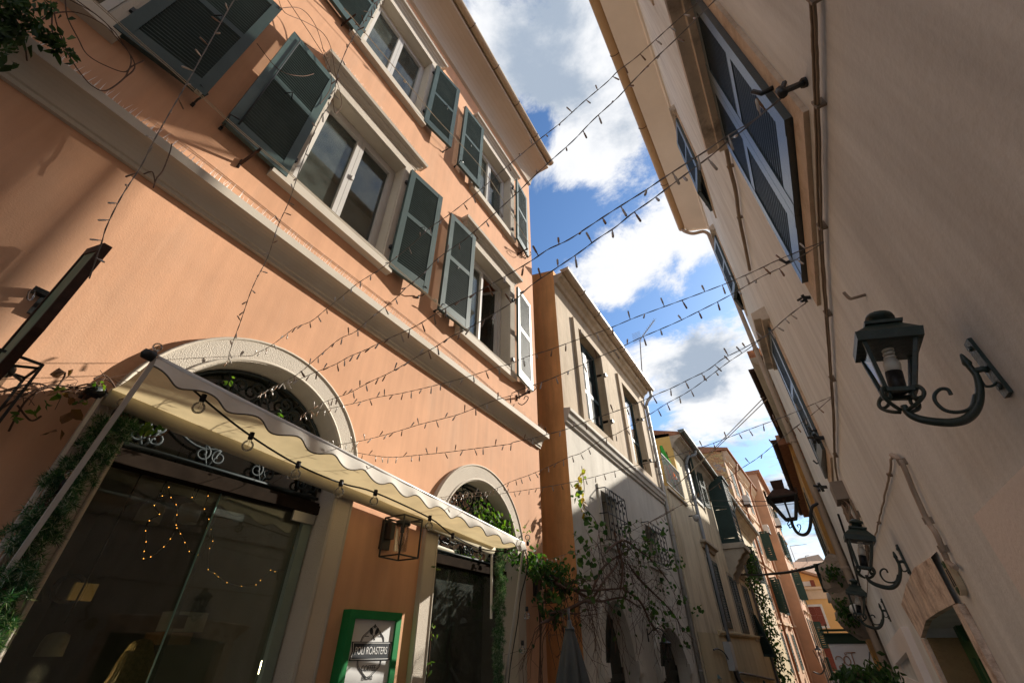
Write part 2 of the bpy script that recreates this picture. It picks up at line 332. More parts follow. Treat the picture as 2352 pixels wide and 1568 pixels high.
# ================================================================ LEFT BUILDING 1 (salmon)
F1=Facade(-3.2); L1E=6.19; L1S=-6.0; W1top=12.0
b1=thing('salmon_building','salmon pink stucco house with cream window frames, long cream moulding and two arched shop openings','building',(-3.2,2,0))
ARC=(1.60,2.74,.76,.95); ARC2=(4.55,2.56,.82,1.02)
cols=[(-1.83,-.58),(.98,2.24),(3.90,5.20)]; rows=[(5.42,7.38),(8.86,10.96)]
holes=[arch(ARC[0],ARC[1],ARC[2],0.02),arch(ARC2[0],ARC2[1],ARC2[2],0.02)]
for z0,z1 in rows:
    for a,b in cols: holes.append(rect(a,b,z0,z1))
mb=MB(F1); mb.wall(rect(L1S,L1E,0,W1top),holes,[.24,.24]+[.26]*6)
# shell behind the facade
mb.box(L1S,L1E,3.62,4.9,-1.4,-.26); mb.box(L1S,L1E,12.0,12.6,-7,-.02)
mb.box(L1S,L1E,7.55,8.7,-1.4,-.26)
mb.box(L1E-.2,L1E,0,12,-7,-.27); mb.box(L1S,L1S+.2,0,12,-7,-.27); mb.box(L1S,L1E,3.62,12,-7,-1.4)
for s0,s1 in [(L1S,-1.95),(-.45,.85),(2.38,3.75),(5.35,L1E)]:
    mb.box(s0,s1,4.9,7.55,-1.4,-.26); mb.box(s0,s1,8.7,12,-1.4,-.26)
mb.build('wall',salmon,b1)
# shop room
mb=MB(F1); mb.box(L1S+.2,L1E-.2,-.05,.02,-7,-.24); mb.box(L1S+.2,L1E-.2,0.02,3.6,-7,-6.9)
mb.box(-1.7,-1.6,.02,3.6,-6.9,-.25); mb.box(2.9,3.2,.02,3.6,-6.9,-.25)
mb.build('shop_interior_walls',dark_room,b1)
mb=MB(F1); mb.box(L1S+.2,L1E-.2,3.52,3.60,-6.9,-.25); mb.box(-1.6,2.9,3.2,3.5,-3.2,-2.7); mb.build('shop_ceiling',mat('shop_ceiling_plaster',(.62,.58,.50),.9,.1,2),b1)
# cream moulding between the floors
mo=MB(F1); P=[(0,4.40),(.03,4.40),(.03,4.435),(.045,4.44)]+[(.045+.105*(1-math.cos(a*PI/12)),4.44+.14*math.sin(a*PI/12)) for a in range(1,7)]+[(.165,4.58),(.165,4.665),(0,4.70)]
sw=lambda s0,s1:[(lambda d,a=s0:a-0*d,lambda d:d)]
mo.sweep(P,[(lambda d:L1S,lambda d:d),(lambda d:L1E+d*.6,lambda d:d),(lambda d:L1E+d*.6,lambda d:-.35)])
mo.build('string_course',cream_trim,b1)
# arches trim
for (cs,zc,ri,ro) in (ARC,ARC2):
    mb=MB(F1); n=32
    out=[(cs-ro,0.02)]+[(cs-ro*math.cos(PI*i/n),zc+ro*math.sin(PI*i/n)) for i in range(n+1)]+[(cs+ro,0.02)]
    inn=[(cs-ri+.003,0.02)]+[(cs-(ri-.003)*math.cos(PI*i/n),zc+(ri-.003)*math.sin(PI*i/n)) for i in range(n+1)]+[(cs+ri-.003,0.02)]
    rows_=[]
    for d,q in ((-.002,out),(.045,out),(.045,inn),(-.235,inn)): rows_.append([(a,z,d) for a,z in q])
    mb.grid(rows_,sm=False); mb.build('arch_surround',rough_trim,b1)
    mb=MB(F1)
    for e,(w0,w1) in enumerate(((ro,ro+.004),(ri+.001,ri-.0))):
        pass
    q=[(cs-(ro-.012)*math.cos(PI*i/n),zc+(ro-.012)*math.sin(PI*i/n)) for i in range(n+1)]
    mb.tube([(a,z,.044) for a,z in [(q[0][0],.02)]+q+[(q[-1][0],.02)]],.012,5); 
    q=[(cs-(ri+.014)*math.cos(PI*i/n),zc+(ri+.014)*math.sin(PI*i/n)) for i in range(n+1)]
    mb.tube([(a,z,.043) for a,z in [(q[0][0],.02)]+q+[(q[-1][0],.02)]],.014,5); mb.build('surround_bead',cream_trim,b1)
# windows
def l1_window(a,b,z0,z1,up):
    mb=MB(F1); w=.155; p=.03
    mb.plate(rect(a-w,b+w,z0,z1+w),[rect(a+.001,b-.001,z0+.0,z1-.001)] if 0 else [rect(a+.001,b-.001,z0+.002,z1-.001)],0.0,p); win=mb.build('window_surround',rough_trim,b1)
    mb=MB(F1); mb.box(a-w-.03,b+w-.03,z0-.14,z0-.012,0.0,.09); mb.box(a+.002,b-.002,z0-.03,z0+.003,-.25,.088); mb.build('sill',cream_trim,win)
    P=[(0,z1+w),(.035,z1+w),(.035,z1+w+.03),(.05,z1+w+.04),(.06,z1+w+.07),(.09,z1+w+.09),(.095,z1+w+.12),(.14,z1+w+.14),(.15,z1+w+.19),(0,z1+w+.21)]
    mb=MB(F1); s0,s1=a-w-.0,b+w+.0
    mb.sweep(P,[(lambda d:s0-d,lambda d:0),(lambda d:s0-d,lambda d:d),(lambda d:s1+d,lambda d:d),(lambda d:s1+d,lambda d:0)]); mb.build('cornice',cream_trim,win)
    mb=MB(F1)  # reveal lining
    for q in ((a+.001,a+.007,z0+.004,z1-.001),(b-.007,b-.001,z0+.004,z1-.001),(a+.007,b-.007,z1-.007,z1-.001)): mb.box(q[0],q[1],q[2],q[3],-.25,.0)
    mb.build('reveal',cream_trim,win)
    # plastic frame
    mb=MB(F1); f=.05; d0,d1=-.235,-.17
    mb.box(a+.008,a+f,z0+.005,z1-.01,d0,d1); mb.box(b-f,b-.008,z0+.005,z1-.01,d0,d1); mb.box(a+f,b-f,z1-f-.05,z1-.01,d0,d1); mb.box(a+f,b-f,z0+.005,z0+f,d0,d1)
    mb.build('frame',pvc,win)
    m=(a+b)/2; za,zb=z0+f+.004,z1-f-.054
    openw=(a>3 and not up)
    for (u0,u1) in ((a+f+.002,m-.002),(m+.002,b-f-.002)):
        if openw and u0>m-.1: 
            fm=MB(lambda s,z,d:F1(b-f-.02-(d+.20)*.95-(s-u0)*0.25, z, -.2-(s-u0)*.95))
            fm=MB(lambda s,z,d:F1(b-f-.03-(u1-s)*.35+(d+.2)*.9, z, -.2-(u1-s)*.93))
        else: fm=MB(F1)
        g=.055
        fm.box(u0,u0+g,za,zb,d0+.01,d1+.012); fm.box(u1-g,u1,za,zb,d0+.01,d1+.012); fm.box(u0+g,u1-g,za,za+g,d0+.01,d1+.012); fm.box(u0+g,u1-g,zb-g,zb,d0+.01,d1+.012)
        s_=fm.build('sash',pvc,win)
        pm=MB(fm.m); pm.box(u0+g,u1-g,za+g,zb-g,-.212,-.205); pm.build('glass_pane',glass,win)
    # curtain and room
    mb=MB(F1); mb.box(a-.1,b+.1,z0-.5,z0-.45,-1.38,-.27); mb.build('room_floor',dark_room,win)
    cm=MB(F1); rr=[]
    for j in range(2):
        rr.append([(a+.05+(b-a-.1)*i/40, (z0-.3) if j==0 else z1-.06, -.42+.025*math.sin(i*1.3)+.012*math.sin(i*2.9)) for i in range(41)])
    if openw: rr=[r[:18] for r in rr]
    cm.grid(rr); cm.build('curtain',mat('dim_voile_curtain',(.16,.14,.10),.9,.2,8),win)
for fi,(z0,z1) in enumerate(rows):
    for a,b in cols: l1_window(a,b,z0,z1,fi)
# roller handle on main window
mb=MB(F1); mb.box(1.63,1.66,6.42,6.50,-.155,-.135); mb.build('window_handle',white_metal,b1)
# shutters: hinge at the opening edge, folded open against the wall
for fi,(z0,z1) in enumerate(rows):
    for ci,(a,b) in enumerate(cols):
        for side in (-1,1):
            h=a-.055 if side<0 else b+.07
            if ci==2 and side>0: ang=math.radians(-6)
            elif side<0: ang=math.radians(.5+R_.uniform(0,1.5)) if ci<2 else math.radians(-4)
            else: ang=math.radians(7+R_.uniform(0,4))
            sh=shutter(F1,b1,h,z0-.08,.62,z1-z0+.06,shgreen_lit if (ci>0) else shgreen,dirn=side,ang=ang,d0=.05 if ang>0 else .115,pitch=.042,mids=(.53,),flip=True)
            for zz in (z0+.25,z1-.35):
                mb=MB(F1); mb.box(h-.03,h+.03,zz,zz+.05,.02,.06); mb.tube([(h,zz-.02,.05),(h,zz+.07,.05)],.012,6); mb.build('hinge',black_iron,sh)
            mb=MB(F1); e=h+side*.60; mb.tube([(e,z0-.05,.02),(e,z0-.08,.09),(e+side*.02,z0-.02,.16),(e-side*.05,z0+.0,.17)],.009,5); mb.box(e-.012,e+.012,z0-.09,z0-.065,0,.03)
            mb.tube([(h+side*.3,z0+.9,.11+.3*math.sin(ang)),(h+side*.34,z0+.93,.16+.3*math.sin(ang)),(h+side*.38,z0+.86,.13+.3*math.sin(ang))],.007,5); mb.build('tieback',black_iron,sh)
            if side<0:
                mb=MB(F1); q=.53*math.cos(ang); mb.tube([(h-q,z0+.0,.11+.53*math.sin(ang)),(h-q,z1-.1,.11+.53*math.sin(ang))],.008,5); mb.build('bolt_rod',black_iron,sh)
# eaves: cove soffit and gutter
mb=MB(F1); P=[(0,11.93),(.06,11.95)]+[(.06+.5*(1-math.cos(PI/2*i/8)),11.97+.42*math.sin(PI/2*i/8)*1) for i in range(9)]+[(.60,12.40),(.60,12.6),(0,12.6)]
mb.sweep(P,[(lambda d:L1S,lambda d:d),(lambda d:L1E+d*.12,lambda d:d),(lambda d:L1E+d*.12,lambda d:-.35)]); mb.build('eaves_cove',soffit_m,b1)
def gutter(F,parent,s0,s1,z,d,r,m,z1=None,brk=.9):
    z1=z if z1 is None else z1; mb=MB(F); n=10
    rows_=[]
    for s,zz in ((s0,z),(s1,z1)):
        rows_.append([(s,zz-r*math.sin(PI*i/n),d-r*math.cos(PI*i/n)) for i in range(n+1)]+[(s,zz-(r-.006)*math.sin(PI*i/n),d-(r-.006)*math.cos(PI*i/n)) for i in range(n,-1,-1)])
    mb.grid(rows_,close=True)
    for rw in rows_: mb.add(rw[:n+1],[tuple(range(n+1))])
    g=mb.build('gutter',m,parent); mb=MB(F); k=int((s1-s0)/brk)
    for i in range(1,max(2,k)):
        s=s0+(s1-s0)*i/max(2,k); zz=z+(z1-z)*i/max(2,k)
        mb.tube([(s,zz-(r+.006)*math.sin(PI*j/8)+.004,d-(r+.006)*math.cos(PI*j/8)) for j in range(9)],.007,4)
    mb.build('gutter_bracket',rust,g); return g
gutter(F1,b1,L1S,L1E+.1,12.58,.68,.085,gutter_cream)
mb=MB(F1); mb.hexa([(L1S,12.62,-7),(L1E+.1,12.62,-7),(L1E+.1,14.6,-7),(L1S,14.6,-7),(L1S,12.60,.66),(L1E+.1,12.60,.66),(L1E+.1,12.66,.66),(L1S,12.66,.66)]); mb.build('roof',mat('terracotta_tiles',(.30,.14,.08),.9,.3,8,bump=.5,bscale=20),b1)
# transoms, shop panes, ironwork
def fan_iron(cs,zc,r,zt,nr):
    d=-.16; t=thing('fanlight_grille','black wrought iron scrollwork filling the '+('large arch above the shop door' if nr>6 else 'small arch of the second shop window'),'window grille',F1(cs,zt,d)); o=MB(F1)
    def crv(q,rad=.011): o.tube([(a,z,d) for a,z in q],rad,5)
    crv([(cs+(r-.02)*math.cos(PI*i/24),zc+(r-.02)*math.sin(PI*i/24)) for i in range(25)],.013)
    crv([(cs-r+.02,zt+.06),(cs+r-.02,zt+.06)],.013)
    hub=(cs,zt+.30)
    rm=r-.03
    for i in range(nr):
        a=PI*(i+.5)/nr; 
        e=(cs+rm*math.cos(a),zc+rm*math.sin(a)); 
        dx,dz=e[0]-hub[0],e[1]-hub[1]; L_=math.hypot(dx,dz); ux,uz=dx/L_,dz/L_; px,pz=-uz,ux
        for s in (-1,1):
            q=[]
            for j in range(15):
                t_=j/14; off=s*(.16*r)*math.sin(PI*t_)**1.2; q.append((hub[0]+dx*t_*.78+px*off,hub[1]+dz*t_*.78+pz*off))
            crv(q,.009)
            sc_=spiral(hub[0]+dx*.80+px*s*.065*r*1.3,hub[1]+dz*.80+pz*s*.065*r*1.3,.085*r,math.atan2(-pz*s,-px*s),s*1.25,18); crv(sc_,.009)
        o.tube([(hub[0]+dx*.6,hub[1]+dz*.6,d),(e[0],e[1],d)],.008,5)
    for i in range(max(3,nr-3)):
        x=cs-r*.8+1.6*r*i/max(2,nr-4)
        for s in (-1,1):
            crv(spiral(x+s*.055,zt+.14,.055,PI/2+ (PI if s>0 else 0)*0,s*1.4,18),.009)
            crv([(x,zt+.06),(x+s*.03,zt+.12),(x+s*.055,zt+.195)],.009)
    o.build('scrollwork',grey_iron,t)
    m=MB(F1); m.tube([(hub[0],hub[1],d-.02),(hub[0],hub[1],d+.03)],.05,12); m.build('rosette',grey_iron,t)
fan_iron(ARC[0],ARC[1],ARC[2],2.62,7); fan_iron(ARC2[0],ARC2[1],ARC2[2],2.46,6)
for (cs,zc,ri,ro),zt in ((ARC,2.62),(ARC2,2.46)):
    mb=MB(F1); mb.box(cs-ri+.002,cs+ri-.002,zt-.07,zt,-.235,-.12); mb.box(cs-ri+.002,cs+ri-.002,zt,zt+.025,-.20,-.14); tr=mb.build('transom',mat('dark_brown_timber',(.022,.016,.012),.95,.3,6,spec=.02),b1)
    mb=MB(F1); q=[(cs-ri,zt)]+[(cs-ri*math.cos(PI*i/20),zc+ri*math.sin(PI*i/20)) for i in range(21)]+[(cs+ri,zt)]
    mb.plate(q,[],-.215,-.208); mb.build('fanlight_pane',glass_mat('fanlight_glass',(.34,.40,.40),refl=1.4),b1)
mb=MB(F1); mb.box(.846,.872,.02,2.545,-.235,-.19); mb.build('door_post',mat('aged_brass_strip',(.30,.22,.10),.4,.2,9,metal=.6),b1)
mb=MB(F1); mb.box(.873,1.62,.02,2.545,-.222,-.214); mb.build('shop_pane',shopglass,b1)
mb=MB(F1); mb.box(1.58,2.26,.02,2.545,-.200,-.192); gd=mb.build('glass_door',glass_mat('door_glass',(.60,.68,.64),refl=1.7,refl_veil=.07),b1)
mb=MB(F1); mb.box(1.578,1.583,.02,2.545,-.204,-.188); mb.build('door_edge',mat('green_glass_edge',(.16,.30,.26),.3,.05,3),gd)
mb=MB(F1); mb.box(2.262,2.345,.02,2.545,-.222,-.15); mb.build('door_jamb',mat('pale_green_painted_jamb',(.20,.25,.21),.5,.08,5),b1)
mb=MB(F1); mb.box(2.14,2.345,2.47,2.545,-.148,-.13); mb.build('door_closer_bracket',mat('brushed_steel',(.4,.4,.38),.4,metal=.7),b1)
mb=MB(F1); mb.box(ARC2[0]-.8,ARC2[0]+.8,.5,2.385,-.222,-.214); mb.build('shop_window_pane',MATS['door_glass'],b1)
mb=MB(F1); mb.box(ARC2[0]-.815,ARC2[0]+.815,.02,.5,-.235,-.12); mb.build('shop_window_base',rough_trim,b1)
# bird spikes (thin polycarbonate) standing on ledges
spk=mat('clear_spike_plastic',(.86,.82,.78),.35,.05,5,spec=.5)
def spikes(s0,s1,z,d,lb):
    mb=MB(F1); n=int((s1-s0)/.035)
    for i in range(n):
        s=s0+(s1-s0)*(i+.5)/n
        for t in (-1,0,1):
            if R_.random()<.2: continue
            e=(s+R_.uniform(-.015,.015)+.01*t,z+.105+R_.uniform(-.012,.01),d+t*.04); b=(s,z,d); w=.003
            mb.add([(b[0]-w,b[1],b[2]),(b[0]+w,b[1],b[2]),(e[0],e[1],e[2]),(b[0],b[1],b[2]+w)],[(0,1,2),(1,3,2),(3,0,2)])
    o=mb.build('bird_spike_strip',spk,b1); return o
spikes(-2.6,L1E-.02,4.69,.10,''); 
for z0,z1 in rows:
    for a,b in cols: spikes(a-.25,b+.25,z1+.35,.09,'')
# ---------------------------------------------------------------- awning
FL=onx(358,822,-2.55); FRr=onx(1203,1248,-2.45); BL=Vector((-3.1,.64,2.82)); BR=onx(1130,1262,-3.1)
aw=thing('shop_awning','cream fabric awning with scalloped valance and white metal arms over the shop arches','awning',tuple(BL))
fab=cloth_mat('cream_awning_canvas',(.60,.55,.44),.5)
mb=MB(); ra=[];nA=60
for i in range(nA+1):
    t=i/nA; f=FL.lerp(FRr,t); b=BL.lerp(BR,t)+Vector((0,0,.03)); row=[]
    for j in range(7):
        u=j/6; p=b.lerp(f,u); p.z+=-.03*math.sin(PI*u)+.006*math.sin(t*40)*math.sin(PI*u); row.append(tuple(p))
    ra.append(row)
mb.grid(ra); mb.build('canopy',fab,aw)
mb=MB(); ra=[]; nA=240
for i in range(nA+1):
    t=i/nA; f=FL.lerp(FRr,t); sc_=.098+.022*math.cos(t*2*PI*13+PI); w=.006*math.sin(t*2*PI*13+1)+.004*math.sin(t*61)
    ra.append([(f.x+.01+w*u*u+.02*u,f.y+.012*math.sin(t*90)*u,f.z+.015-sc_*u) for u in (0,.25,.5,.75,1)])
mb.grid(ra); va=mb.build('valance',cloth_mat('off_white_valance_canvas',(.80,.76,.69),.2),aw)
mb=MB(); mb.tube([Vector(r[-1])+Vector((.001,0,0)) for r in ra],.0045,4); mb.build('valance_piping',mat('taupe_piping',(.12,.10,.08),.8),va)
mb=MB(); mb.tube([BL,BR],.052,14); mb.build('roller_tube',mat('rolled_canvas',(.52,.46,.34),.85,.1,6),aw)
mb=MB(); mb.tube([FL,FRr],.018,8); mb.tube([BL+Vector((0,-.05,0)),BR+Vector((0,.05,0))],.014,8)
PL1=onx(0,1335,-3.12); PL0=onx(0,1265,-3.14)
def ext(a,b,k): return a+(b-a)*k
mb.bar(FL,ext(FL,PL1,1.25),.022,.03); mb.build('arm',white_metal,aw)
mb=MB(); mb.bar(BL+Vector((0,-.02,0)),ext(BL,PL0,1.25),.018,.03); mb.build('arm',white_metal,aw)
mb=MB(); PR=onx(1160,1568,-3.1); mb.bar(FRr,ext(FRr,PR,1.1),.018,.026); mb.build('arm',white_metal,aw)
mb=MB(); pr2=onx(1128,1420,-3.1); mb.bar(BR+Vector((0,0,.0)),ext(BR,pr2,1.0),.016,.024); mb.build('arm',white_metal,aw)
mb=MB(); mb.lathe([(.0,-.04),(.028,-.038),(.036,-.015),(.036,.04),(.02,.05),(0,.05)],BL+Vector((.0,-.06,.0)),10,(0,1,0)); mb.box(BL.x-.09,BL.x-.0,BL.y-.09,BL.y-.05,BL.z-.03,BL.z+.035); mb.build('gear_housing',black_iron,aw)
mb=MB(); mb.lathe([(0,-.04),(.026,-.03),(.03,.02),(0,.03)],FL+Vector((0,-.03,0)),10,(0,1,0)); mb.build('end_cap',black_iron,aw)
# festoon cable with globe bulbs
fs=thing('festoon_light_string','black cable of clear round bulbs wound along the awning front and down its white arms','string lights',tuple(FL))
bulb_px=[(465,925),(576,1012),(684,1078),(783,1120),(862,1142),(987,1200),(1040,1240),(1103,1270),(1160,1275)]
frontpath=[]
for px in [(352,820)]+bulb_px+[(1206,1258)]:
    t=(px[0]-358)/(1203-358); t=max(0,min(1,t)); X=-2.60+.1*t; frontpath.append(onx(px[0],px[1]-11,X))
cab=crom(frontpath,5); mb=MB(); mb.tube(cab,.006,5)
lp=[(352,825),(300,905),(262,955),(240,985),(180,1075),(140,1120),(95,1165),(40,1240),(8,1290),(-30,1330)]
lpath=[]
for px in lp:
    t=(358-px[0])/358; p=FL.lerp(PL1,t); lpath.append(vplane(px,FL+Vector((.02,0,0)),PL1+Vector((.02,0,0))))
mb.tube(crom(lpath,5),.006,5)
rp=[(1206,1258),(1212,1300),(1196,1370),(1190,1420),(1180,1480),(1172,1530),(1165,1600)]
rpath=[vplane(px,FRr+Vector((.02,.02,0)),PR+Vector((.02,.02,0))) for px in rp]; mb.tube(crom(rpath,5),.006,5); mb.build('cable',cable_black,fs)
def globe(p,up=1,r=.034,par=None):
    mb=MB(); mb.lathe([(0,.03),(.014,.03),(.016,.0),(.014,-.012),(0,-.012)],p,8,(0,0,up)); so=mb.build('bulb_socket',cable_black,par)
    mb=MB(); q=[(.011,-.012),(.014,-.022)]+[(r*math.sin(PI*(.12+.88*i/9)),-.022-r*.93-r*-math.cos(PI*(.12+.88*i/9))*-1*-1) for i in range(10)]
    q=[(.011,-.012),(.013,-.022)]+[(max(.0003,r*math.sin(PI*(.13+.87*i/9))),-.022-r*.92+r*math.cos(PI*(.13+.87*i/9))) for i in range(10)]
    mb.lathe(q,p,12,(0,0,up)); b=mb.build('bulb',bulbglass,par); mb=MB(); c=Vector(p)+Vector((0,0,-up*.05)); mb.tube([c+Vector((0,0,up*.03)),c+Vector((.006,0,.005)),c+Vector((-.006,0,-.005)),c+Vector((0,.006,-.008))],.0013,4); mb.build('filament',mat('brass_filament',(.35,.22,.08),.4,metal=.5),b)
for i,px in enumerate(bulb_px):
    t=(px[0]-358)/(1203-358); p=onx(px[0],px[1]-8,-2.60+.1*t); globe(p,1,par=fs,r=.033 if i<7 else .03)
for px,up in (((353,812),-1),((270,942),-1),((150,1108),-1),((12,1300),-1)):
    globe(vplane(px,FL+Vector((.02,0,0)),PL1+Vector((.02,0,0))),up,r=.024,par=fs)
for px in ((1212,1245),(1210,1400),(1200,1478),(1108,1262),(1165,1252)):
    globe(vplane(px,FRr+Vector((.02,.02,0)),PR+Vector((.02,.02,0))),-1 if px[1]<1250 else 1,r=.03,par=fs)
# ---------------------------------------------------------------- cage wall lanterns
def cage_lantern(x0,y0,z0,w,h,label,grp='black cage wall lanterns',platey=None):
    t=thing('wall_lantern',label,'wall lantern',(x0,y0,z0),grp); x1=x0+w; y1=y0+w; z1=z0+h; r=.011
    mb=MB()
    for z in (z0,z1): 
        for a,b in (((x0,y0),(x1,y0)),((x1,y0),(x1,y1)),((x1,y1),(x0,y1)),((x0,y1),(x0,y0))): mb.bar((a[0],a[1],z),(b[0],b[1],z),r)
    for a in ((x0,y0),(x1,y0),(x1,y1),(x0,y1)): mb.bar((a[0],a[1],z0),(a[0],a[1],z1),r)
    cx,cy=(x0+x1)/2,(y0+y1)/2
    for a in ((x0,y0),(x1,y0),(x1,y1),(x0,y1)): mb.bar((a[0],a[1],z1-.02),(cx,cy,z1-.02),.01)
    mb.build('cage',black_iron,t)
    mb=MB(); mb.box(-3.198,-3.17,y0+w*.5-.055,y0+w*.5+.055,z0+h*.25,z0+h*1.02); mb.box(-3.17,x0,y0+w*.5-.025,y0+w*.5+.025,z0+h*.5,z0+h*.95); mb.build('back_plate',mat('dark_bronze',(.03,.024,.02),.5,.1,9,spec=.5),t)
    mb=MB(); mb.lathe([(0,0),(w*.27,0),(w*.28,-.012),(w*.28,-.035),(w*.25,-.04),(0,-.04)],(cx,cy,z1-.02),20); mb.lathe([(0,-.04),(.018,-.04),(.018,-.1),(0,-.1)],(cx,cy,z1-.02),10); mb.build('lamp_cap',black_iron,t)
    mb=MB(); mb.lathe([(w*.245,-.04),(w*.245,-h*.78),(0.002,-h*.78)],(cx,cy,z1-.02),24); gl=mb.build('glass_cylinder',clear,t)
    mb=MB(); mb.lathe([(.009,-.1),(.022,-.14),(.022,-.19),(.005,-.22),(0.001,-.225)],(cx,cy,z1-.02),12); mb.build('bulb',bulbglass,t); return t
cage_lantern(-3.10,2.90,2.29,.235,.32,'square black cage lantern with glass cylinder between the large arch and the shop sign')
# ---------------------------------------------------------------- shop sign with green frame
sg=thing('shop_sign','green framed white coffee sign with a roasters logo hung between the two arches','sign',(-3.15,2.97,1.3))
y0,y1,zt,zb=2.715,3.29,1.895,.95; FS=F1
mb=MB(F1); f=.058
mb.box(y0,y0+f,zb,zt,.0,.09); mb.box(y1-f,y1,zb,zt,.0,.09); mb.box(y0+f,y1-f,zt-.06,zt,.0,.09); mb.box(y0+f,y1-f,zb,zb+.07,.0,.105)
mb.build('frame',mat('bright_green_frame',(.012,.20,.055),.5,.08,6),sg)
mb=MB(F1); mb.box(y0+f,y1-f,zb+.07,zt-.06,0.0,.07); mb.build('panel',mat('white_sign_board',(.68,.68,.67),.5,.02,3),sg)
ink=mat('charcoal_print',(.03,.034,.04),.6,.03,5)
cy,cz=3.007,1.622; MX=lambda yy,zz,dd=.0715:Matrix(((0,0,1,-3.2+dd),(1,0,0,yy),(0,1,0,zz),(0,0,0,1)))
def hexring(r,w,sy=1.0):
    pts=[]; 
    for i in range(6):
        a=PI/6+PI/3*i+PI/3*0; a=PI/2+i*PI/3
        c=(math.cos(a)*r*.98,math.sin(a)*r*1.22); pr=(math.cos(a-PI/3)*r*.98,math.sin(a-PI/3)*r*1.22); nx=(math.cos(a+PI/3)*r*.98,math.sin(a+PI/3)*r*1.22)
        for t in (0,.25,.5,.75,1):
            p0=(c[0]+(pr[0]-c[0])*.17,c[1]+(pr[1]-c[1])*.17); p1=(c[0]+(nx[0]-c[0])*.17,c[1]+(nx[1]-c[1])*.17)
            pts.append(((1-t)**2*p0[0]+2*t*(1-t)*c[0]+t*t*p1[0],(1-t)**2*p0[1]+2*t*(1-t)*c[1]+t*t*p1[1]))
    return [(cy+p[0],cz+p[1]*sy) for p in pts]
mb=MB(F1)
for r0,r1 in ((.150,.1455),(.139,.1365)): mb.plate(hexring(r0,0),[hexring(r1,0)],.0705,.0725)
mb.build('logo_outline',ink,sg)
mb=MB(F1); mb.plate([(y0+f+.02,1.567),(y0+f+.035,1.627),(y0+f+.02,1.687),(y1-f-.004,1.687),(y1-f-.019,1.627),(y1-f-.004,1.567)],[],.0728,.0745)
mb.build('logo_banner',ink,sg)
mb=MB(F1); q0=.006; mb.plate([(y0+f+.032,1.573),(y0+f+.044,1.627),(y0+f+.032,1.681),(y1-f-.016,1.681),(y1-f-.028,1.627),(y1-f-.016,1.573)],[[(y0+f+.038,1.577),(y0+f+.049,1.627),(y0+f+.038,1.677),(y1-f-.022,1.677),(y1-f-.033,1.627),(y1-f-.022,1.577)]],.075,.0755)
mb.build('banner_line',mat('white_sign_board',(.68,.68,.67)),sg)
letters('POLI ROASTERS',.070,MX(cy,1.627,.0752),mat('white_sign_board',(1,1,1)),sg,'lettering',ext=.0008,sx=.70)
letters('- COFFEE -',.050,MX(cy,1.517,.0722),ink,sg,'lettering',ext=.0008,sx=.88)
letters('EST. 1962',.034,MX(cy,1.457,.0722),ink,sg,'lettering',ext=.0006,sx=.8)
letters('fine espresso',.07,MX(cy,1.16,.0722),ink,sg,'lettering',ext=.0006,sx=.8) if 0 else None
mb=MB(F1)
for s in (-1,1):
    ell=[(cy+s*.032+math.cos(a)*.017+s*math.sin(a)*.012*0-math.sin(a)*.012*s*-1*0, 1.757+math.sin(a)*.026) for a in [2*PI*i/14 for i in range(14)]]
    ca,sa=math.cos(s*-.55),math.sin(s*-.55); ell=[(cy+s*.030+(a-cy-s*.032)*ca-(z-1.757)*sa,1.757+(a-cy-s*.032)*sa+(z-1.757)*ca) for a,z in ell]
    mb.plate(ell,[],.0705,.0725); mb.tube([(cy+s*.016,1.737,.072),(cy-s*.022,1.699,.072)],.0025,4)
    mb.box(cy+s*.07-.02,cy+s*.07+.02,1.720,1.725,.0705,.0722)
mb.plate([(cy+math.cos(2*PI*i/10)*.008,1.792+math.sin(2*PI*i/10)*.015) for i in range(10)],[],.0705,.0725)
mb.build('coffee_bean_emblem',ink,sg)
# ---------------------------------------------------------------- projecting sign, upper left of the arch
ps=thing('projecting_sign','rust brown projecting board sign with a green face at the left edge','hanging sign',(-3.1,.25,3.2))
YS=.245
outl=[ony(*p,YS) for p in ((252,572),(236,565),(70,700),(-60,800),(-60,880),(20,860),(100,756))]
q=[(p.x,p.z) for p in outl]
YS=.188; q=[(-3.10,3.60),(-2.47,3.28),(-2.50,2.77),(-2.66,2.46),(-3.10,2.42)]
mb=MB(lambda a,z,d:(a,YS+d,z)); mb.plate(q,[[(-3.06,3.53),(-2.51,3.25),(-2.54,2.79),(-2.68,2.50),(-3.06,2.46)]],-.018,.018); mb.build('frame',rust,ps)
mb=MB(lambda a,z,d:(a,YS+d,z)); mb.plate([(-3.06,3.53),(-2.51,3.25),(-2.54,2.79),(-2.68,2.50),(-3.06,2.46)],[],-.010,.010); mb.build('panel',mat('faded_green_sign_face',(.10,.17,.11),.6,.3,3,stain=(.4,.34,.24),stainamt=.5),ps)
mb=MB(); mb.bar((-3.19,YS,3.20),(-3.08,YS,3.20),.02); mb.box(-3.195,-3.18,YS-.03,YS+.03,3.13,3.27); mb.build('bracket',black_iron,ps)
fr=thing('screw_head_lamp','small clear bulb on a black bracket behind the brown projecting sign','lamp',(-3.15,.2,3.3))
mb=MB(); a=onx(90,672,-3.18); mb.box(a.x-.015,a.x+.03,a.y-.03,a.y+.03,a.z-.015,a.z+.015); mb.build('bracket',black_iron,fr); mb=MB(); mb.lathe([(.008,0),(.016,-.02),(.014,-.06),(0.001,-.07)],a+Vector((.03,-.03,-.01)),10,(.2,-.3,1)); mb.build('bulb',bulbglass,fr)
fr.name='small_wall_lamp'
a=onx(92,846,-2.865); cage_lantern(-3.10,a.y-.235,a.z-.30,.235,.32,'black cage lantern at the left edge under the brown projecting sign')
a=onx(1262,1386,-3.1); lan3=cage_lantern(-3.10,5.80,a.z,.22,.30,'black cage lantern overgrown with leafy creeper at the corner of the salmon house')
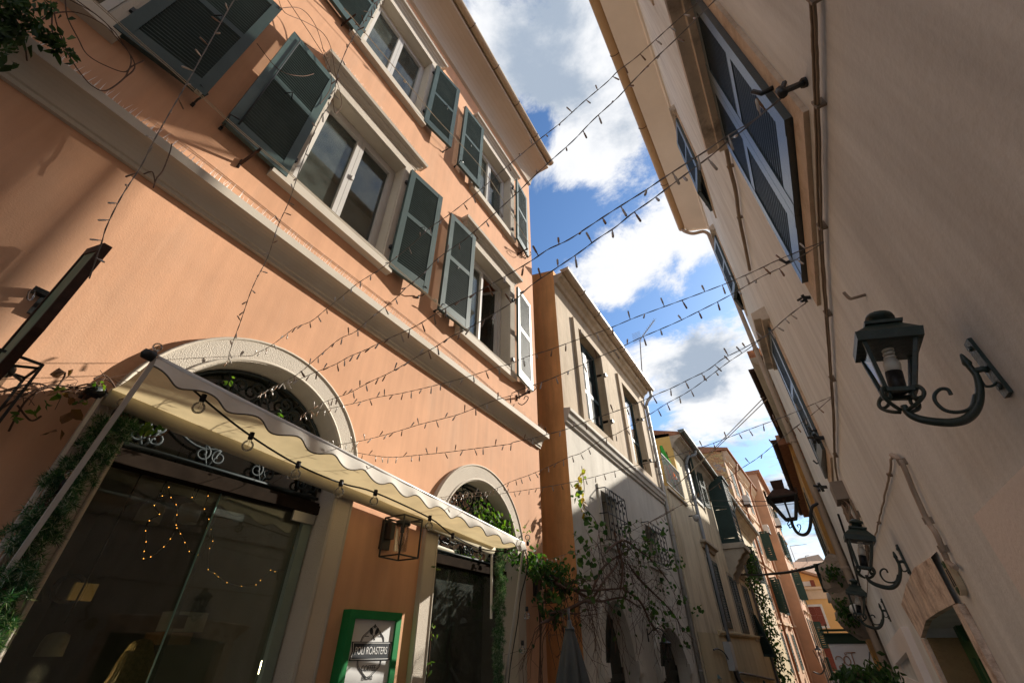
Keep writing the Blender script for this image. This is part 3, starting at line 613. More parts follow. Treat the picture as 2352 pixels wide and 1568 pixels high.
# ================================================================ LEFT BUILDING 2 (orange side, cream front)
K2=.010; F2=Facade(-2.68,6.2,K2,u=1.149); s0,s1=6.2,12.35
orange=mat('orange_limewash',(.88,.44,.17),.9,.12,1.0,bump=.3,bscale=45,stain=(.42,.17,.06),stainamt=.5,streak=.22,coarse=.2)
up2=mat('weathered_beige_plaster',(.50,.40,.285),.92,.09,1.2,bump=.4,bscale=40,stain=(.30,.22,.14),stainamt=.6,streak=.22,coarse=.25)
low2=mat('grey_white_plaster',(.66,.62,.545),.92,.07,1.0,bump=.4,bscale=45,stain=(.36,.32,.26),stainamt=.4,streak=.08,coarse=.2)
beige_gut=mat('beige_enamel_gutter',(.42,.33,.24),.5,.08,4,stain=(.2,.15,.1),stainamt=.4,spec=.4)
b2=thing('cream_fronted_house','narrow house with bright orange side wall and cream front, two upper windows and arched doorways','building',(-3,9,0))
G1=rect(7.45,8.25,3.12,3.95); G2=rect(9.9,10.95,3.10,3.85)
win2=[(7.2,8.55),(10.0,11.4)]
A1=(7.42,.96,.62,.28); A2=(10.35,.90,.98,.22)
def pointed(cs,zc,r,z0,ry): return arch(cs,zc,r,z0,20,ry)
h2=[rect(a_,b_,5.25,7.45) for a_,b_ in win2]
mb=MB(F2); mb.wall(rect(s0,s1,4.95,8.25),h2,.22)
mb.build('upper_front',up2,b2)
h3=[G1,G2,pointed(7.45,1.30,.64,-.6,.95),pointed(10.35,1.25,.98,-.8,.72)]
mb=MB(F2); mb.wall(rect(s0,s1,-1.0,4.948),h3,[.25,.25,.2,.2]); mb.build('lower_front',low2,b2)
mb=MB(F2); mb.hexa([(s0,-1,-.001),(s0,8.42,-.001),(s0,9.9,-6),(s0,-1,-6),(s0+.25,-1,-.001),(s0+.25,8.42,-.001),(s0+.25,9.9,-6),(s0+.25,-1,-6)])
mb.build('side_wall',orange,b2)
mb=MB(F2); mb.box(s0+.26,s1,-1,8.2,-6,-.6); mb.build('core',dark_room,b2)
mb=MB(F2); mb.hexa([(s0+.25,8.27,-6),(s1,8.27,-6),(s1,10,-6),(s0+.25,10,-6),(s0+.25,8.27,.02),(s1,8.27,.02),(s1,8.42,.02),(s0+.25,8.42,.02)]); mb.build('roof',MATS['terracotta_tiles'],b2)
mb=MB(F2); mb.sweep([(0,8.02),(.05,8.04),(.09,8.12),(.17,8.16),(.2,8.22),(.2,8.26),(0,8.262)],[(lambda d:s0+.0,lambda d:d),(lambda d:s1,lambda d:d)]); mb.build('eaves_moulding',up2,b2)
gutter(F2,b2,s0-.02,s1+.15,8.33,.27,.10,beige_gut)
mb=MB(F2); mb.sweep([(0,4.76),(.04,4.78),(.05,4.83),(.08,4.85),(.10,4.93),(.13,4.96),(.13,5.02),(0,5.04)],[(lambda d:s0-.02,lambda d:0),(lambda d:s0-.02,lambda d:d),(lambda d:s1-.1,lambda d:d),(lambda d:s1-.1,lambda d:0)]); mb.build('string_course',low2,b2)
for a_,b_ in win2:
    mb=MB(F2); mb.plate(rect(a_-.22,b_+.30,5.10,7.62),[rect(a_+.001,b_-.001,5.251,7.449)],.0,.055); w_=mb.build('window_surround',up2,b2)
    for sd,hh in ((1,a_+.01),(-1,b_-.01)): shutter(F2,w_,hh,5.27,(b_-a_)/2-.014,2.16,shgreen,dirn=sd,d0=-.17,pitch=.05,mids=(.40,))
    mb=MB(F2)
    for zz in (5.7,6.9): mb.box(b_+.0,b_+.1,zz,zz+.06,-.12,.10)
    build_each(mb,'shutter_latch',black_iron,w_)
def grille(F,par,a_,b_,z0,z1,proj):
    mb=MB(F)
    for z in (z0,(z0+z1)/2,z1): mb.bar((a_,z,proj),(b_,z,proj),.014); mb.bar((a_,z,proj),(a_,z,0),.014); mb.bar((b_,z,proj),(b_,z,0),.014)
    n=5
    for i in range(n+1):
        s=a_+(b_-a_)*i/n; mb.bar((s,z0,proj),(s,z1,proj),.013)
        if i<n:
            for zc in (z0+(z1-z0)*.25,z0+(z1-z0)*.75,z1-.06):
                c=s+(b_-a_)/n/2
                for sg_ in (-1,1):
                    mb.tube([(x,z,proj) for x,z in spiral(c+sg_*.03,zc+sg_*.05,.035,0,sg_*1.2,10)],.006,4)
    return mb.build('iron_grille',black_iron,par)
for (a_,b_,z0,z1) in ((7.45,8.25,3.12,3.95),(9.9,10.95,3.10,3.85)):
    mb=MB(F2); mb.plate(rect(a_-.09,b_+.09,z0-.09,z1+.09),[rect(a_+.001,b_-.001,z0+.001,z1-.001)],0,.03); w_=mb.build('window_surround',low2,b2); grille(F2,w_,a_-.1,b_+.1,z0-.02,z1+.0,.16)
    mb=MB(F2); mb.box(a_,b_,z0,z1,-.26,-.24); mb.build('glass_pane',glass,w_)
for (cs,zc,r,ry,zi) in ((7.45,1.30,.64,.95,1.42),(10.35,1.25,.98,.72,1.32)):
    mb=MB(F2); o_=pointed(cs,zc,r+.17,-.6,ry+.16); i_=[(cs-r-.001,-.6)]+[(cs+r+.001,-.6)]+[(cs+(r+.001)*math.cos(PI*i/20),zc+(ry+.001)*math.sin(PI*i/20)) for i in range(21)]
    o_=[(p[0],p[1] if p[1]>-.59 else -.62) for p in o_]; mb.plate(o_,[i_],0,.05); ar=mb.build('arch_surround',low2,b2)
    for sgn_ in (-1,1):
        mb=MB(F2); mb.box(cs+sgn_*(r+.085)-.12,cs+sgn_*(r+.085)+.12,zi-.10,zi+.06,.05,.10); mb.box(cs+sgn_*(r+.085)-.10,cs+sgn_*(r+.085)+.10,zi-.14,zi-.10,.05,.085); mb.build('impost',low2,ar)
    mb=MB(F2); mb.box(cs-r,cs+r,-.6,zc+ry,-.26,-.2); dr=mb.build('door',mat('dark_grey_green_timber',(.05,.055,.045),.6,.2,6,bump=.2),b2)
    mb=MB(F2); 
    for s in (-r,-.03,r-.06): mb.box(cs+s,cs+s+.06,-.6,zc+.1,-.199,-.175)
    mb.box(cs-r+.07,cs+r-.07,zc-.06,zc+.02,-.199,-.165)
    for k_ in (-1,1): mb.bar((cs,zc+.03,-.185),(cs+k_*r*.6,zc+ry*.75,-.185),.04)
    mb.build('door_rail',mat('dark_grey_green_timber',(.05,.055,.045)),dr)
# downpipe at far corner
pipe_m=mat('grey_painted_pipe',(.33,.32,.30),.5,.1,5,stain=(.2,.18,.15),stainamt=.4)
P_=[onx(*p,-2.42) for p in ((1490,890),)]
mb=MB(F2); mb.tube([(12.38,8.25,.27),(12.38,8.05,.26),(12.36,7.9,.12),(12.34,7.75,.06)],.05,8); mb.tube([(12.34,7.75,.06),(12.34,4,.06),(12.34,-1,.06)],.05,8)
for z in (7,5.6,4,2.6,1.2): mb.tube([(12.34,z,.06),(12.34,z+.05,.06)],.058,8)
mb.build('downpipe',pipe_m,b2)
# wall lantern on this house
def lantern_simple(origin,h,label,grp,glass_=True,sgn=1,arm=.35,sc_=1.0,mat_=black_iron):
    """hexagonal hanging style lantern on a swan-neck arm; origin = wall plate centre"""
    t=thing('wall_lantern',label,'wall lantern',origin,grp); o=Vector(origin); X=Vector((sgn,0,0)); Z=Vector((0,0,1))
    mb=MB(); p0=o+X*.02; mb.tube([o+Z*.14*h,o-Z*.16*h],.018*h,6)
    mb.tube(crom([p0,p0+X*.12*h+Z*.1*h,p0+X*.26*h+Z*.14*h,p0+X*.38*h+Z*.08*h,p0+X*.40*h-Z*.02*h],5),.014*h,6)
    mb.build('arm',mat_,t); c=p0+X*.40*h-Z*.05*h
    mb=MB(); mb.lathe([(0.001,.03*h),(.02*h,.02*h),(.03*h,-.02*h),(.09*h,-.09*h),(.17*h,-.13*h),(.17*h,-.145*h),(.0,-.145*h)],c,6,sm=False)
    for i in range(6):
        a_=2*PI*i/6; d_=Vector((math.cos(a_),math.sin(a_),0)); mb.bar(c+d_*.145*h-Z*.145*h,c+d_*.085*h-Z*.46*h,.012*h)
    mb.lathe([(0,-.45*h),(.09*h,-.45*h),(.09*h,-.475*h),(.03*h,-.5*h),(.012*h,-.54*h),(0,-.55*h)],c,6,sm=False); mb.build('frame',mat_,t)
    mb=MB(); mb.lathe([(.138*h,-.146*h),(.082*h,-.45*h)],c,6,sm=False); mb.build('glass_panes',clear,t); return t
a=F2(8.95,1.83,.03); lantern_simple(a,.75,'small black hexagonal lantern on a swan-neck arm between the two grey arches','')
# flower box at the bottom
a=ony(1470,1566,10.8); fbx=thing('window_box','terracotta window box of fresh green sprigs below the second grey arch','planter',(a.x,a.y,a.z-.1))
mb=MB(); mb.box(a.x-.1,a.x+.12,10.6,11.3,a.z-.16,a.z-.03); mb.build('trough',mat('terracotta_box',(.3,.1,.05)),fbx)
# ---------------------------------------------------------------- creeper over house 2
bark=mat('brown_vine_bark',(.11,.065,.045),.9,.25,30,bump=.4,bscale=90)
ivy=leaf_mat('creeper_leaves',[(.018,.05,.014),(.03,.075,.018),(.05,.11,.025),(.09,.15,.03)],.28)
vine=thing('creeper_vine','tangled bare creeper with sparse green leaves spreading over the cream house front','climbing plant',(-2.6,8,0))
XV=-2.88
def vp(px,py,off=0): return onx(px,py,XV+off,K2,7.1)
limbs=[[(1275,1338),(1288,1345),(1300,1350),(1350,1355),(1400,1352),(1440,1350)],[(1272,1325),(1290,1335),(1330,1360),(1375,1380),(1430,1372),(1470,1395)],
 [(1262,1408),(1300,1400),(1340,1380),(1360,1375),(1390,1330),(1420,1290),(1425,1240)],[(1360,1360),(1375,1320),(1398,1290),(1440,1265)],[(1425,1350),(1430,1300),(1418,1255),(1410,1220)],
 [(1430,1350),(1470,1380),(1490,1420),(1510,1450)],[(1390,1270),(1430,1240),(1470,1265),(1500,1290),(1540,1340)],[(1440,1290),(1470,1330),(1500,1360),(1540,1400),(1560,1430)],[(1240,1432),(1262,1422),(1300,1405)]]
mbb=MB(); tips=[]
rv=random.Random(3)
for li,l in enumerate(limbs):
    q=[vp(x,y,rv.uniform(-.05,.12)) for x,y in l]; c=crom(q,6); n=len(c)
    mbb.tube(c,[(.024*(1-.75*i/n)+.005)*min(1,.35+i/8) for i in range(n)],5)
    for k in range(19 if li else 8):
        p=c[rv.randrange(n//3,n)].copy(); d=Vector((rv.uniform(-.2,.5),rv.uniform(-1,1),rv.uniform(-1,1))).normalized(); w=[p.copy()]
        for s in range(rv.randint(5,11)):
            d=(d+Vector((rv.uniform(-.3,.3),rv.uniform(-.6,.6),rv.uniform(-.7,.45)))).normalized(); p=p+d*.10; p.x=max(min(p.x,-2.5),-2.98); w.append(p.copy())
            if rv.random()<.5:
                d2=(d+Vector((rv.uniform(-.6,.6),rv.uniform(-1,1),rv.uniform(-1,.6)))).normalized(); p2=p+d2*rv.uniform(.1,.3); p3=p2+Vector((rv.uniform(-.05,.08),rv.uniform(-.12,.12),rv.uniform(-.14,.06))); mbb.tube([p,p2,p3],[.003,.0022,.0014],3,False)
        m=len(w); mbb.tube(w,[.0045*(1-.7*i/m)+.0012 for i in range(m)],4,False); tips+=w[2:]
mbb.build('branches',bark,vine)
lv=MB(); clus=[(1340,1240,.12),(1375,1215,.1),(1352,1185,.06),(1330,1140,.05),(1325,1290,.1),(1360,1285,.12),(1430,1210,.08),(1480,1245,.15),(1500,1250,.15),(1495,1275,.15),(1520,1210,.1),(1540,1275,.1),(1560,1290,.08),(1445,1355,.08),(1420,1385,.06),(1530,1350,.12),(1560,1370,.10),(1600,1395,.12),(1570,1440,.06),(1575,1475,.05),(1510,1400,.12),(1525,1430,.1),(1470,1290,.12),(1345,1330,.05),(1360,1360,.04),(1290,1410,.05),(1280,1380,.06),(1440,1250,.12),(1540,1310,.14),(1500,1400,.12)]
for x,y,s in clus: leaves(lv,[vp(x,y,.08)],int(85*s)+4,(.05,s*1.2,s) if 0 else s*.9,.105,rv,asp=.85,hang=.6)
leaves(lv,tips,70,.05,.08,rv,asp=.8,hang=.5)
lv.build('leaves',ivy,vine)
yl=MB(); 
for i in range(15): 
    p=vp(1338+rv.uniform(-5,5),1075+i*7,.04); leaves(yl,[p],2,.02,.10,rv,asp=.8,hang=.8)
yl.build('autumn_leaves',leaf_mat('autumn_leaf',[(.22,.10,.03),(.32,.22,.04),(.14,.20,.03)],.35),vine)
mb=MB(); mb.tube(crom([vp(1336,1070,.04),vp(1342,1120,.03),vp(1340,1160,.04),vp(1370,1200,.05),vp(1385,1290,.1)],5),.006,4); mb.build('runner',bark,vine)
# creeper by the corner lantern of the salmon house
cv=thing('lantern_creeper','dense glossy green creeper draped over the corner lantern with stems hanging down','climbing plant',(-3,5.9,0))
lv=MB(); pts=[]
for x,y in ((1215,1275),(1235,1290),(1250,1300),(1262,1310),(1275,1300),(1290,1310),(1300,1330),(1285,1325),(1270,1325),(1245,1315),(1302,1350),(1296,1345),(1225,1300)): pts.append(onx(x,y,-2.95+.0))
leaves(lv,pts,620,.065,.075,rv,asp=.55,hang=.6)
for x,y in ((1240,1375),(1262,1362),(1250,1400),(1288,1395),(1278,1415),(1290,1345)): leaves(lv,[onx(x,y,-2.9)],14,.04,.08,rv,asp=.6,hang=.8)
pts=[onx(x,y,-3.05) for x,y in ((1172,1262),(1185,1270),(1195,1280),(1205,1290),(1180,1285),(1212,1300))]; leaves(lv,pts,130,.06,.065,rv,asp=.5)
lv.build('leaves',ivy,cv)
mb=MB()
for o_ in range(3): mb.tube(crom([onx(1238+o_*3,1330,-2.95),onx(1236,1375,-2.98),onx(1240+o_*2,1430,-3.0),onx(1241,1490,-3.0),onx(1238+o_*4,1568,-3.0),onx(1240,1640,-3.0)],6),.009-.002*o_,5)
mb.tube(crom([onx(1225,1290,-3.0),onx(1245,1310,-2.95),onx(1275,1335,-2.9),onx(1300,1350,-2.75)],5),.012,5); build_each(mb,'stem',bark,cv)
# creeper inside the small arch
cv=thing('arch_creeper','sunlit bright green creeper climbing inside the right of the small arch','climbing plant',(-3.2,4.9,2.5)); lv=MB()
pts=[onx(x,y,-3.22) for x,y in ((1108,1165),(1118,1175),(1125,1185),(1135,1190),(1142,1200),(1150,1205),(1160,1215),(1168,1225),(1150,1222),(1135,1210),(1165,1205))]
leaves(lv,pts,260,.055,.07,rv,asp=.5); leaves(lv,[onx(x,y,-3.2) for x,y in ((1095,1155),(1100,1180),(1128,1160),(1195,1215),(1000,1300),(985,1450),(990,1440),(985,1530))],60,.05,.06,rv,asp=.4)
lv.build('leaves',leaf_mat('sunny_leaves',[(.03,.08,.015),(.07,.14,.02),(.14,.18,.03)],.35),cv)
mb=MB()
for q in (((1168,1235),(1150,1200),(1125,1175),(1100,1160),(1110,1190)),((1180,1230),(1190,1190),(1170,1140)),((990,1290),(1000,1330),(985,1380),(990,1460),(980,1568))): mb.tube(crom([onx(x,y,-3.2) for x,y in q],6),.004,4)
build_each(mb,'stem',bark,cv)
# thin creeper with dead leaves near the awning left end
cv=thing('dry_creeper','thin dry creeper stems with a few curled brown and green leaves left of the awning','climbing plant',(-3.15,.4,2.8)); mb=MB()
for q in (((0,940),(60,905),(120,885),(190,890),(235,870),(260,880)),((20,990),(60,920),(110,890),(150,900),(210,905)),((120,905),(145,870),(150,855)),((0,900),(80,880),(140,895),(230,885),(290,975),(330,1000),(370,1000),(400,975)),((215,870),(240,862),(262,885),(300,960)),((40,930),(70,965),(95,955)),((150,905),(180,925),(200,900))):
    mb.tube(crom([onx(x,y,-3.10) for x,y in q],6),.0045,4)
for i in range(26): 
    x=rv.uniform(5,260); y=905-.12*x+rv.uniform(-12,12); p=onx(x,y,-3.08); q_=p+Vector((rv.uniform(0,.06),rv.uniform(-.15,.15),rv.uniform(-.12,.1))); mb.tube([p,(p+q_)/2+Vector((0,.02,.02)),q_],.002,3,False)
mb.build('stems',bark,cv); lv=MB()
for x,y in ((153,855),(167,850),(165,910),(150,895),(50,895),(170,940),(130,985)): leaves(lv,[onx(x,y,-3.05)],2,.008,.07,rv,asp=.7)
lv.build('brown_leaves',leaf_mat('dead_leaf',[(.10,.05,.025),(.18,.09,.04)],.25),cv); lv=MB()
for x,y in ((133,898),(195,925),(340,978),(355,985),(365,980),(350,972),(105,930),(45,955),(520,870),(640,955),(645,948),(232,878)): leaves(lv,[onx(x,y,-3.05)],5,.015,.05,rv,asp=.5)
lv.build('green_leaves',leaf_mat('sunny_leaves',[(.1,.2,.02)]),cv)
# hanging creeper top left
cv=thing('ledge_creeper','dark leafy creeper spilling over the cream moulding in the top left corner','climbing plant',(-3.05,-.8,4.7)); lv=MB()
XL=-2.95
pts=[onx(x,y,XL) for x,y in ((5,5),(20,20),(35,10),(15,45),(30,50),(8,75),(28,75),(45,30),(10,100),(50,55),(60,20),(40,85),(5,120),(0,30),(55,10))]; leaves(lv,pts,270,.035,.075,rv,asp=.42,hang=.9)
pts=[onx(x,y,XL+.05) for x,y in ((70,45),(85,55),(95,70),(110,80),(125,95),(140,105),(150,115),(158,108),(120,88),(135,100))]; leaves(lv,pts,110,.025,.06,rv,asp=.42,hang=.5)
pts=[onx(x,y,XL) for x,y in ((110,10),(118,20),(100,5),(125,3),(140,5))]; leaves(lv,pts,26,.03,.07,rv,asp=.42,hang=.9)
lv.build('leaves',leaf_mat('dark_creeper_leaves',[(.012,.03,.010),(.03,.06,.02),(.05,.10,.03)],.2),cv)
mb=MB()
for q in (((130,5),(125,30),(135,70),(160,130),(190,175),(215,200),(245,208),(285,180),(300,155),(330,140)),((150,0),(155,40),(180,90),(200,125),(240,150),(290,165),(300,130),(270,90),(235,55),(180,30),(130,30),(98,45),(95,60)),((120,30),(120,70),(130,95),(160,125)),((160,0),(215,30),(255,65),(275,90),(310,150),(285,180)),((175,0),(240,50),(265,85)),((30,60),(55,100),(62,140)),
   ((640,0),(655,30),(700,50),(740,75),(760,110),(770,170),(785,235),(770,260),(765,230)),((660,0),(690,45),(720,90),(755,150),(760,200),(735,240)),((640,20),(690,20),(725,60),(748,135)),((395,330),(390,350),(375,390),(360,410),(352,432)),((330,400),(350,395),(356,420)),((590,100),(640,160),(690,175),(720,170)),((700,100),(750,130),(740,110))):
    mb.tube(crom([onx(x,y,-3.02) for x,y in q],6),.0042,4)
build_each(mb,'stem',bark,cv)
# pine garlands
pine=leaf_mat('pine_needles',[(.015,.055,.03),(.03,.11,.05),(.06,.17,.06),(.12,.20,.10),(.62,.64,.58)],.15)
def garland(label,pl,X,rad,nt,loc):
    t=thing('pine_garland',label,'garland',loc); P=[onx(x,y,X) for x,y in pl]; c=crom(P,6); mb=MB(); mb.tube(c,.02,6); mb.build('stem',bark,t); mb=MB()
    for i in range(nt):
        p=c[rv.randrange(len(c))]; d=Vector((abs(rv.gauss(0,.8)),rv.gauss(0,1),rv.gauss(-.1,.8))).normalized(); e=p+d*rad*rv.uniform(.6,1.3); e2=e+Vector((0,0,-.03))
        needles(mb,[p,(p+e)/2+Vector((0,0,.01)),e,e2],120,.010,.04,rv)
    mb.build('needles',pine,t); return t
garland('frosted artificial pine garland hanging along the left side of the large arch',((285,955),(240,1010),(190,1060),(160,1110),(110,1160),(80,1220),(50,1280),(20,1340),(-10,1400),(-40,1460)),-3.12,.085,170,(-3.05,.6,2))
garland('dark pine garland hanging straight down beside the shop window',((1148,1262),(1143,1300),(1146,1340),(1141,1390),(1144,1440),(1138,1490),(1141,1540),(1138,1600)),-3.08,.075,190,(-3.05,4.7,2))
# closed parasol
ux=onx(1310,1470,-2.05); X0,Y0=ux.x,ux.y; pa=thing('closed_parasol','closed dark grey fabric parasol standing before the orange side wall','parasol',(X0,Y0,0))
ztop=onx(1308,1436,-2.05).z; mb=MB(); mb.lathe([(0.001,.05),(.02,.045),(.024,0),(.045,-.02),(.05,-.035),(0,-.035)],(X0,Y0,ztop),12); mb.tube([(X0,Y0,ztop),(X0,Y0,ztop+.14)],.012,6); mb.build('finial',mat('dark_metal_cap',(.05,.055,.055),.4,spec=.6),pa)
mb=MB(); mb.tube([(X0,Y0,0),(X0,Y0,ztop)],.02,8); mb.build('pole',black_iron,pa)
rows_=[]
for j in range(26):
    u=j/25; z=ztop-.03-1.5*u; r=.04+.225*min(1,u*1.3)**.8*(1-.35*max(0,u-.75)*2)
    rows_.append([(X0+(r*(1+.20*math.cos(8*2*PI*i/96+.6*math.sin(u*3))*min(1,u*4)))*math.cos(2*PI*i/96),Y0+(r*(1+.20*math.cos(8*2*PI*i/96+.6*math.sin(u*3))*min(1,u*4)))*math.sin(2*PI*i/96),z+.02*math.sin(5*2*PI*i/96+2)*u) for i in range(96)])
mb=MB(); mb.grid(rows_,close=True); mb.build('canopy',mat('dark_grey_canvas',(.075,.08,.078),.85,.08,12,bump=.2,bscale=200),pa)
# ================================================================ LEFT BUILDING 3 (long ochre house)
def lin(p,q,y1):    # facade line from two sight points on one level edge: returns x at y1, slope, height
    d1=ray(*p); d2=ray(*q); h=y1*d1.z/d1.y; y2=h*d2.y/d2.z; x1=d1.x/d1.y*y1; x2=d2.x/d2.y*y2; return x1,(x2-x1)/(y2-y1),CZ+h,y2
x1,K3,zg3,_=lin((1537,952),(1734,1219),13.0); F3=Facade(x1-.42,13.0,K3,u=1.146); s0,s1=12.42,33.5
ochre=mat('ochre_plaster',(.70,.60,.43),.92,.1,1.0,bump=.35,bscale=40,stain=(.34,.25,.15),stainamt=.6,streak=.25,coarse=.3)
ochre_side=mat('yellow_plaster',(.66,.44,.15),.9,.06,1.0,bump=.2)
low3=mat('dull_yellow_plaster',(.56,.46,.28),.92,.1,1.0,bump=.35,bscale=40,stain=(.26,.21,.15),stainamt=.5,streak=.12,coarse=.3)
stone_trim=mat('aged_stone_trim',(.42,.36,.28),.92,.12,2,bump=.6,bscale=30,stain=(.2,.17,.13),stainamt=.6)
dk_gutter=mat('grey_green_metal_gutter',(.10,.115,.105),.45,.1,4,spec=.5)
b3=thing('ochre_house','long two storey ochre plaster house with a grey gutter, green shutters and a small balcony','building',(-2.5,20,0))
def hits(F,px,py,d=0): s,z=F.hit(px,py,d); return s,z
zt3=zg3-.1
bay=(12.42,14.6)          # open balcony bay
mb=MB(F3); mb.wall(rect(14.6,s1,-1.5,zt3),[],.1); mb.box(14.6,s1,-1.5,zt3,-5,-.05)
mb.box(12.42,14.6,-1.5,5.3,-5,-.0); mb.build('wall',ochre,b3)
mb=MB(F3); mb.wall(rect(12.43,s1,-1.5,1.95),[],.1,.012); mb.sweep([(0,1.93),(.05,1.93),(.07,1.98),(.07,2.02),(0,2.04)],[(lambda d:14.9,lambda d:d),(lambda d:27,lambda d:d)]); mb.build('plinth_band',low3,b3)
mb=MB(F3); mb.hexa([(14.45,5.3,-5),(14.6,5.3,-5),(14.6,zt3+.6,-5),(14.45,zt3+.6,-5),(14.45,5.3,-.0),(14.6,5.3,0),(14.6,zt3+.1,0),(14.45,zt3+.1,0)]); mb.build('side_wall',ochre_side,b3)
mb=MB(F3); mb.hexa([(14.45,zt3+.05,-5),(s1,zt3+.05,-5),(s1,zt3+1.6,-5),(14.45,zt3+1.6,-5),(14.45,zt3,.40),(s1,zt3,.40),(s1,zt3+.08,.40),(14.45,zt3+.08,.40)]); mb.build('roof',MATS['terracotta_tiles'],b3)
mb=MB(F3); mb.sweep([(0,zt3-.42),(.04,zt3-.4),(.10,zt3-.25),(.25,zt3-.12),(.36,zt3-.08),(.36,zt3),(0,zt3)],[(lambda d:14.45,lambda d:d),(lambda d:s1,lambda d:d)]); mb.build('eaves_moulding',stone_trim,b3)
gutter(F3,b3,14.3,s1+.1,zg3,.44,.11,dk_gutter,brk=2.0)
mb=MB(F3)
s,z=hits(F3,1550,985,.1); mb.tube(crom([(s+1.0,zg3-.05,.44),(s+1.0,zg3-.25,.4),(s+.7,zg3-.4,.2),(s+.6,zg3-.7,.08)],4),.055,8); mb.tube([(s+.6,zg3-.7,.08),(s+.6,-1,.08)],.055,8)
mb.build('downpipe',mat('zinc_pipe',(.18,.19,.20),.5,.1,5),b3); mb=MB(F3)
mb.tube([(25.0,zg3-.1,.4),(25,zg3-.4,.3),(25,zg3-.6,.07),(25,-1,.07)],.05,8); mb.build('downpipe',mat('zinc_pipe',(.18,.19,.20),.5,.1,5),b3)
# balcony
bal=thing('balcony_railing','black iron balcony railing of thin bars on the ochre house','railing',F3(13.5,5.5,.1)); mb=MB(F3)
mb.bar((12.5,6.25,.02),(14.55,6.25,.02),.035); mb.bar((12.5,5.42,.02),(14.55,5.42,.02),.025)
for i in range(21): s=12.5+2.05*i/20; mb.bar((s,5.42,.02),(s,6.25,.02),.014)
mb.build('bars',black_iron,bal)
mb=MB(F3); mb.box(12.42,14.6,5.22,5.3,0,.06); mb.build('balcony_slab',stone_trim,b3)
bx=thing('tall_metal_cabinet','tall pale metal cabinet standing on the small balcony','cabinet',F3(12.9,5.3,-.5)); mb=MB(F3); mb.box(12.6,13.25,5.32,7.15,-.7,-.25); cb=mb.build('body',mat('pale_grey_enamel',(.42,.41,.37),.5,.05,4),bx); mb=MB(F3); mb.box(12.66,13.2,5.4,7.1,-.249,-.235); mb.box(12.6,12.61,5.4,7.0,-.69,-.26); mb.build('door',MATS['pale_grey_enamel'],bx)
for (sx,lab,nm,cl,zc) in ((13.55,'bright green cloth draped over the balcony shelf','green_cloth',(.05,.35,.04),6.6),(13.85,'orange cloth hanging on the balcony','orange_cloth',(.75,.16,.02),6.2),(14.1,'grey mop head hanging on the balcony','mop',(.40,.40,.40),6.2)):
    c=thing(nm,lab,'laundry' if nm!='mop' else 'mop',F3(sx,zc,-.2)); mb=MB(F3); 
    rows_=[[(sx+.18*(i/10-.5)*(1+.3*j)+.02*math.sin(i*2+j),zc+.25-.14*j+.02*math.sin(i*1.7),-.15+.05*math.sin(i*1.9)+.04*j*(i%2)) for i in range(11)] for j in range(5)]; mb.grid(rows_); mb.build('folds',mat(nm+'_fabric',cl,.8,.1,20),c)
    mb=MB(F3); mb.tube([(sx,zc-.2,-.1),(sx+.03,5.5,.0)],.014,5); mb.build('handle',mat('plastic_handle_'+nm,(.02,.30,.08) if sx<13.8 else (.45,.03,.03) if sx<14 else (.5,.5,.5),.5),c)
# shutters of the house; (px top-left, px bottom) -> positions on the facade plane
def sh_pair(F,par,a_,b_,z0,z1,m,two=True,sur=stone_trim,w=.1,cornice=False,d0=.01,pitch=.07,mids=(.5,)):
    mb=MB(F); mb.plate(rect(a_-w,b_+w,z0-w,z1+w),[rect(a_,b_,z0,z1)],0,.035); mb.box(a_,b_,z0,z1,0.001,.006); o=mb.build('window_surround',sur,par)
    n=2 if two else 1; ww=(b_-a_)/n-.006
    for i in range(n):
        hh=a_+.003 if i==0 else b_-.003
        shutter(F,o,hh,z0+.005,ww,z1-z0-.01,m,dirn=1 if i==0 else -1,d0=d0,pitch=pitch,mids=mids,st=.09)
    if cornice:
        mb=MB(F); P=[(0,z1+w+.15),(.06,z1+w+.16),(.09,z1+w+.25),(.17,z1+w+.3),(.17,z1+w+.36),(0,z1+w+.4)]
        mb.sweep(P,[(lambda d:a_-w-d,lambda d:0),(lambda d:a_-w-d,lambda d:d),(lambda d:b_+w+d,lambda d:d),(lambda d:b_+w+d,lambda d:0)]); mb.build('cornice',sur,o)
    return o
gsh=mat('mid_green_shutter_paint',(.014,.032,.026),.6,.2,5,bump=.1)
sh_pair(F3,b3,15.75,17.3,2.12,3.95,gsh,cornice=True); sh_pair(F3,b3,19.2,20.7,2.05,3.8,gsh); sh_pair(F3,b3,22.2,23.6,1.95,3.75,gsh,cornice=True)
# upper row: open leaves standing off the wall
def open_win(F,par,a_,b_,z0,z1,m,ang=25,sur=stone_trim,w=.12,pitch=.08):
    mb=MB(F); mb.plate(rect(a_-w,b_+w,z0-w,z1+w),[rect(a_,b_,z0,z1)],0,.04); o=mb.build('window_surround',sur,par)
    mb=MB(F); mb.box(a_,b_,z0,z1,.002,.012); mb.build('glass_pane',glass_dark,o)
    ww=(b_-a_)/2-.02
    for sd,hh in ((-1,a_-.02),(1,b_+.02)): shutter(F,o,hh,z0-.03,ww,z1-z0+.05,m,dirn=sd,ang=math.radians(ang+R_.uniform(-8,8)),d0=.05,pitch=pitch,flip=True)
    return o
glass_dark=mat('dark_reflective_pane',(.03,.035,.04),.1,.1,2,spec=.8)
open_win(F3,b3,16.6,17.8,5.95,7.3,gsh,12,sur=mat('white_painted_trim',(.62,.60,.55),.8))
open_win(F3,b3,26.3,27.4,4.6,6.0,gsh,20); open_win(F3,b3,29.5,30.6,4.6,6.0,gsh,20)
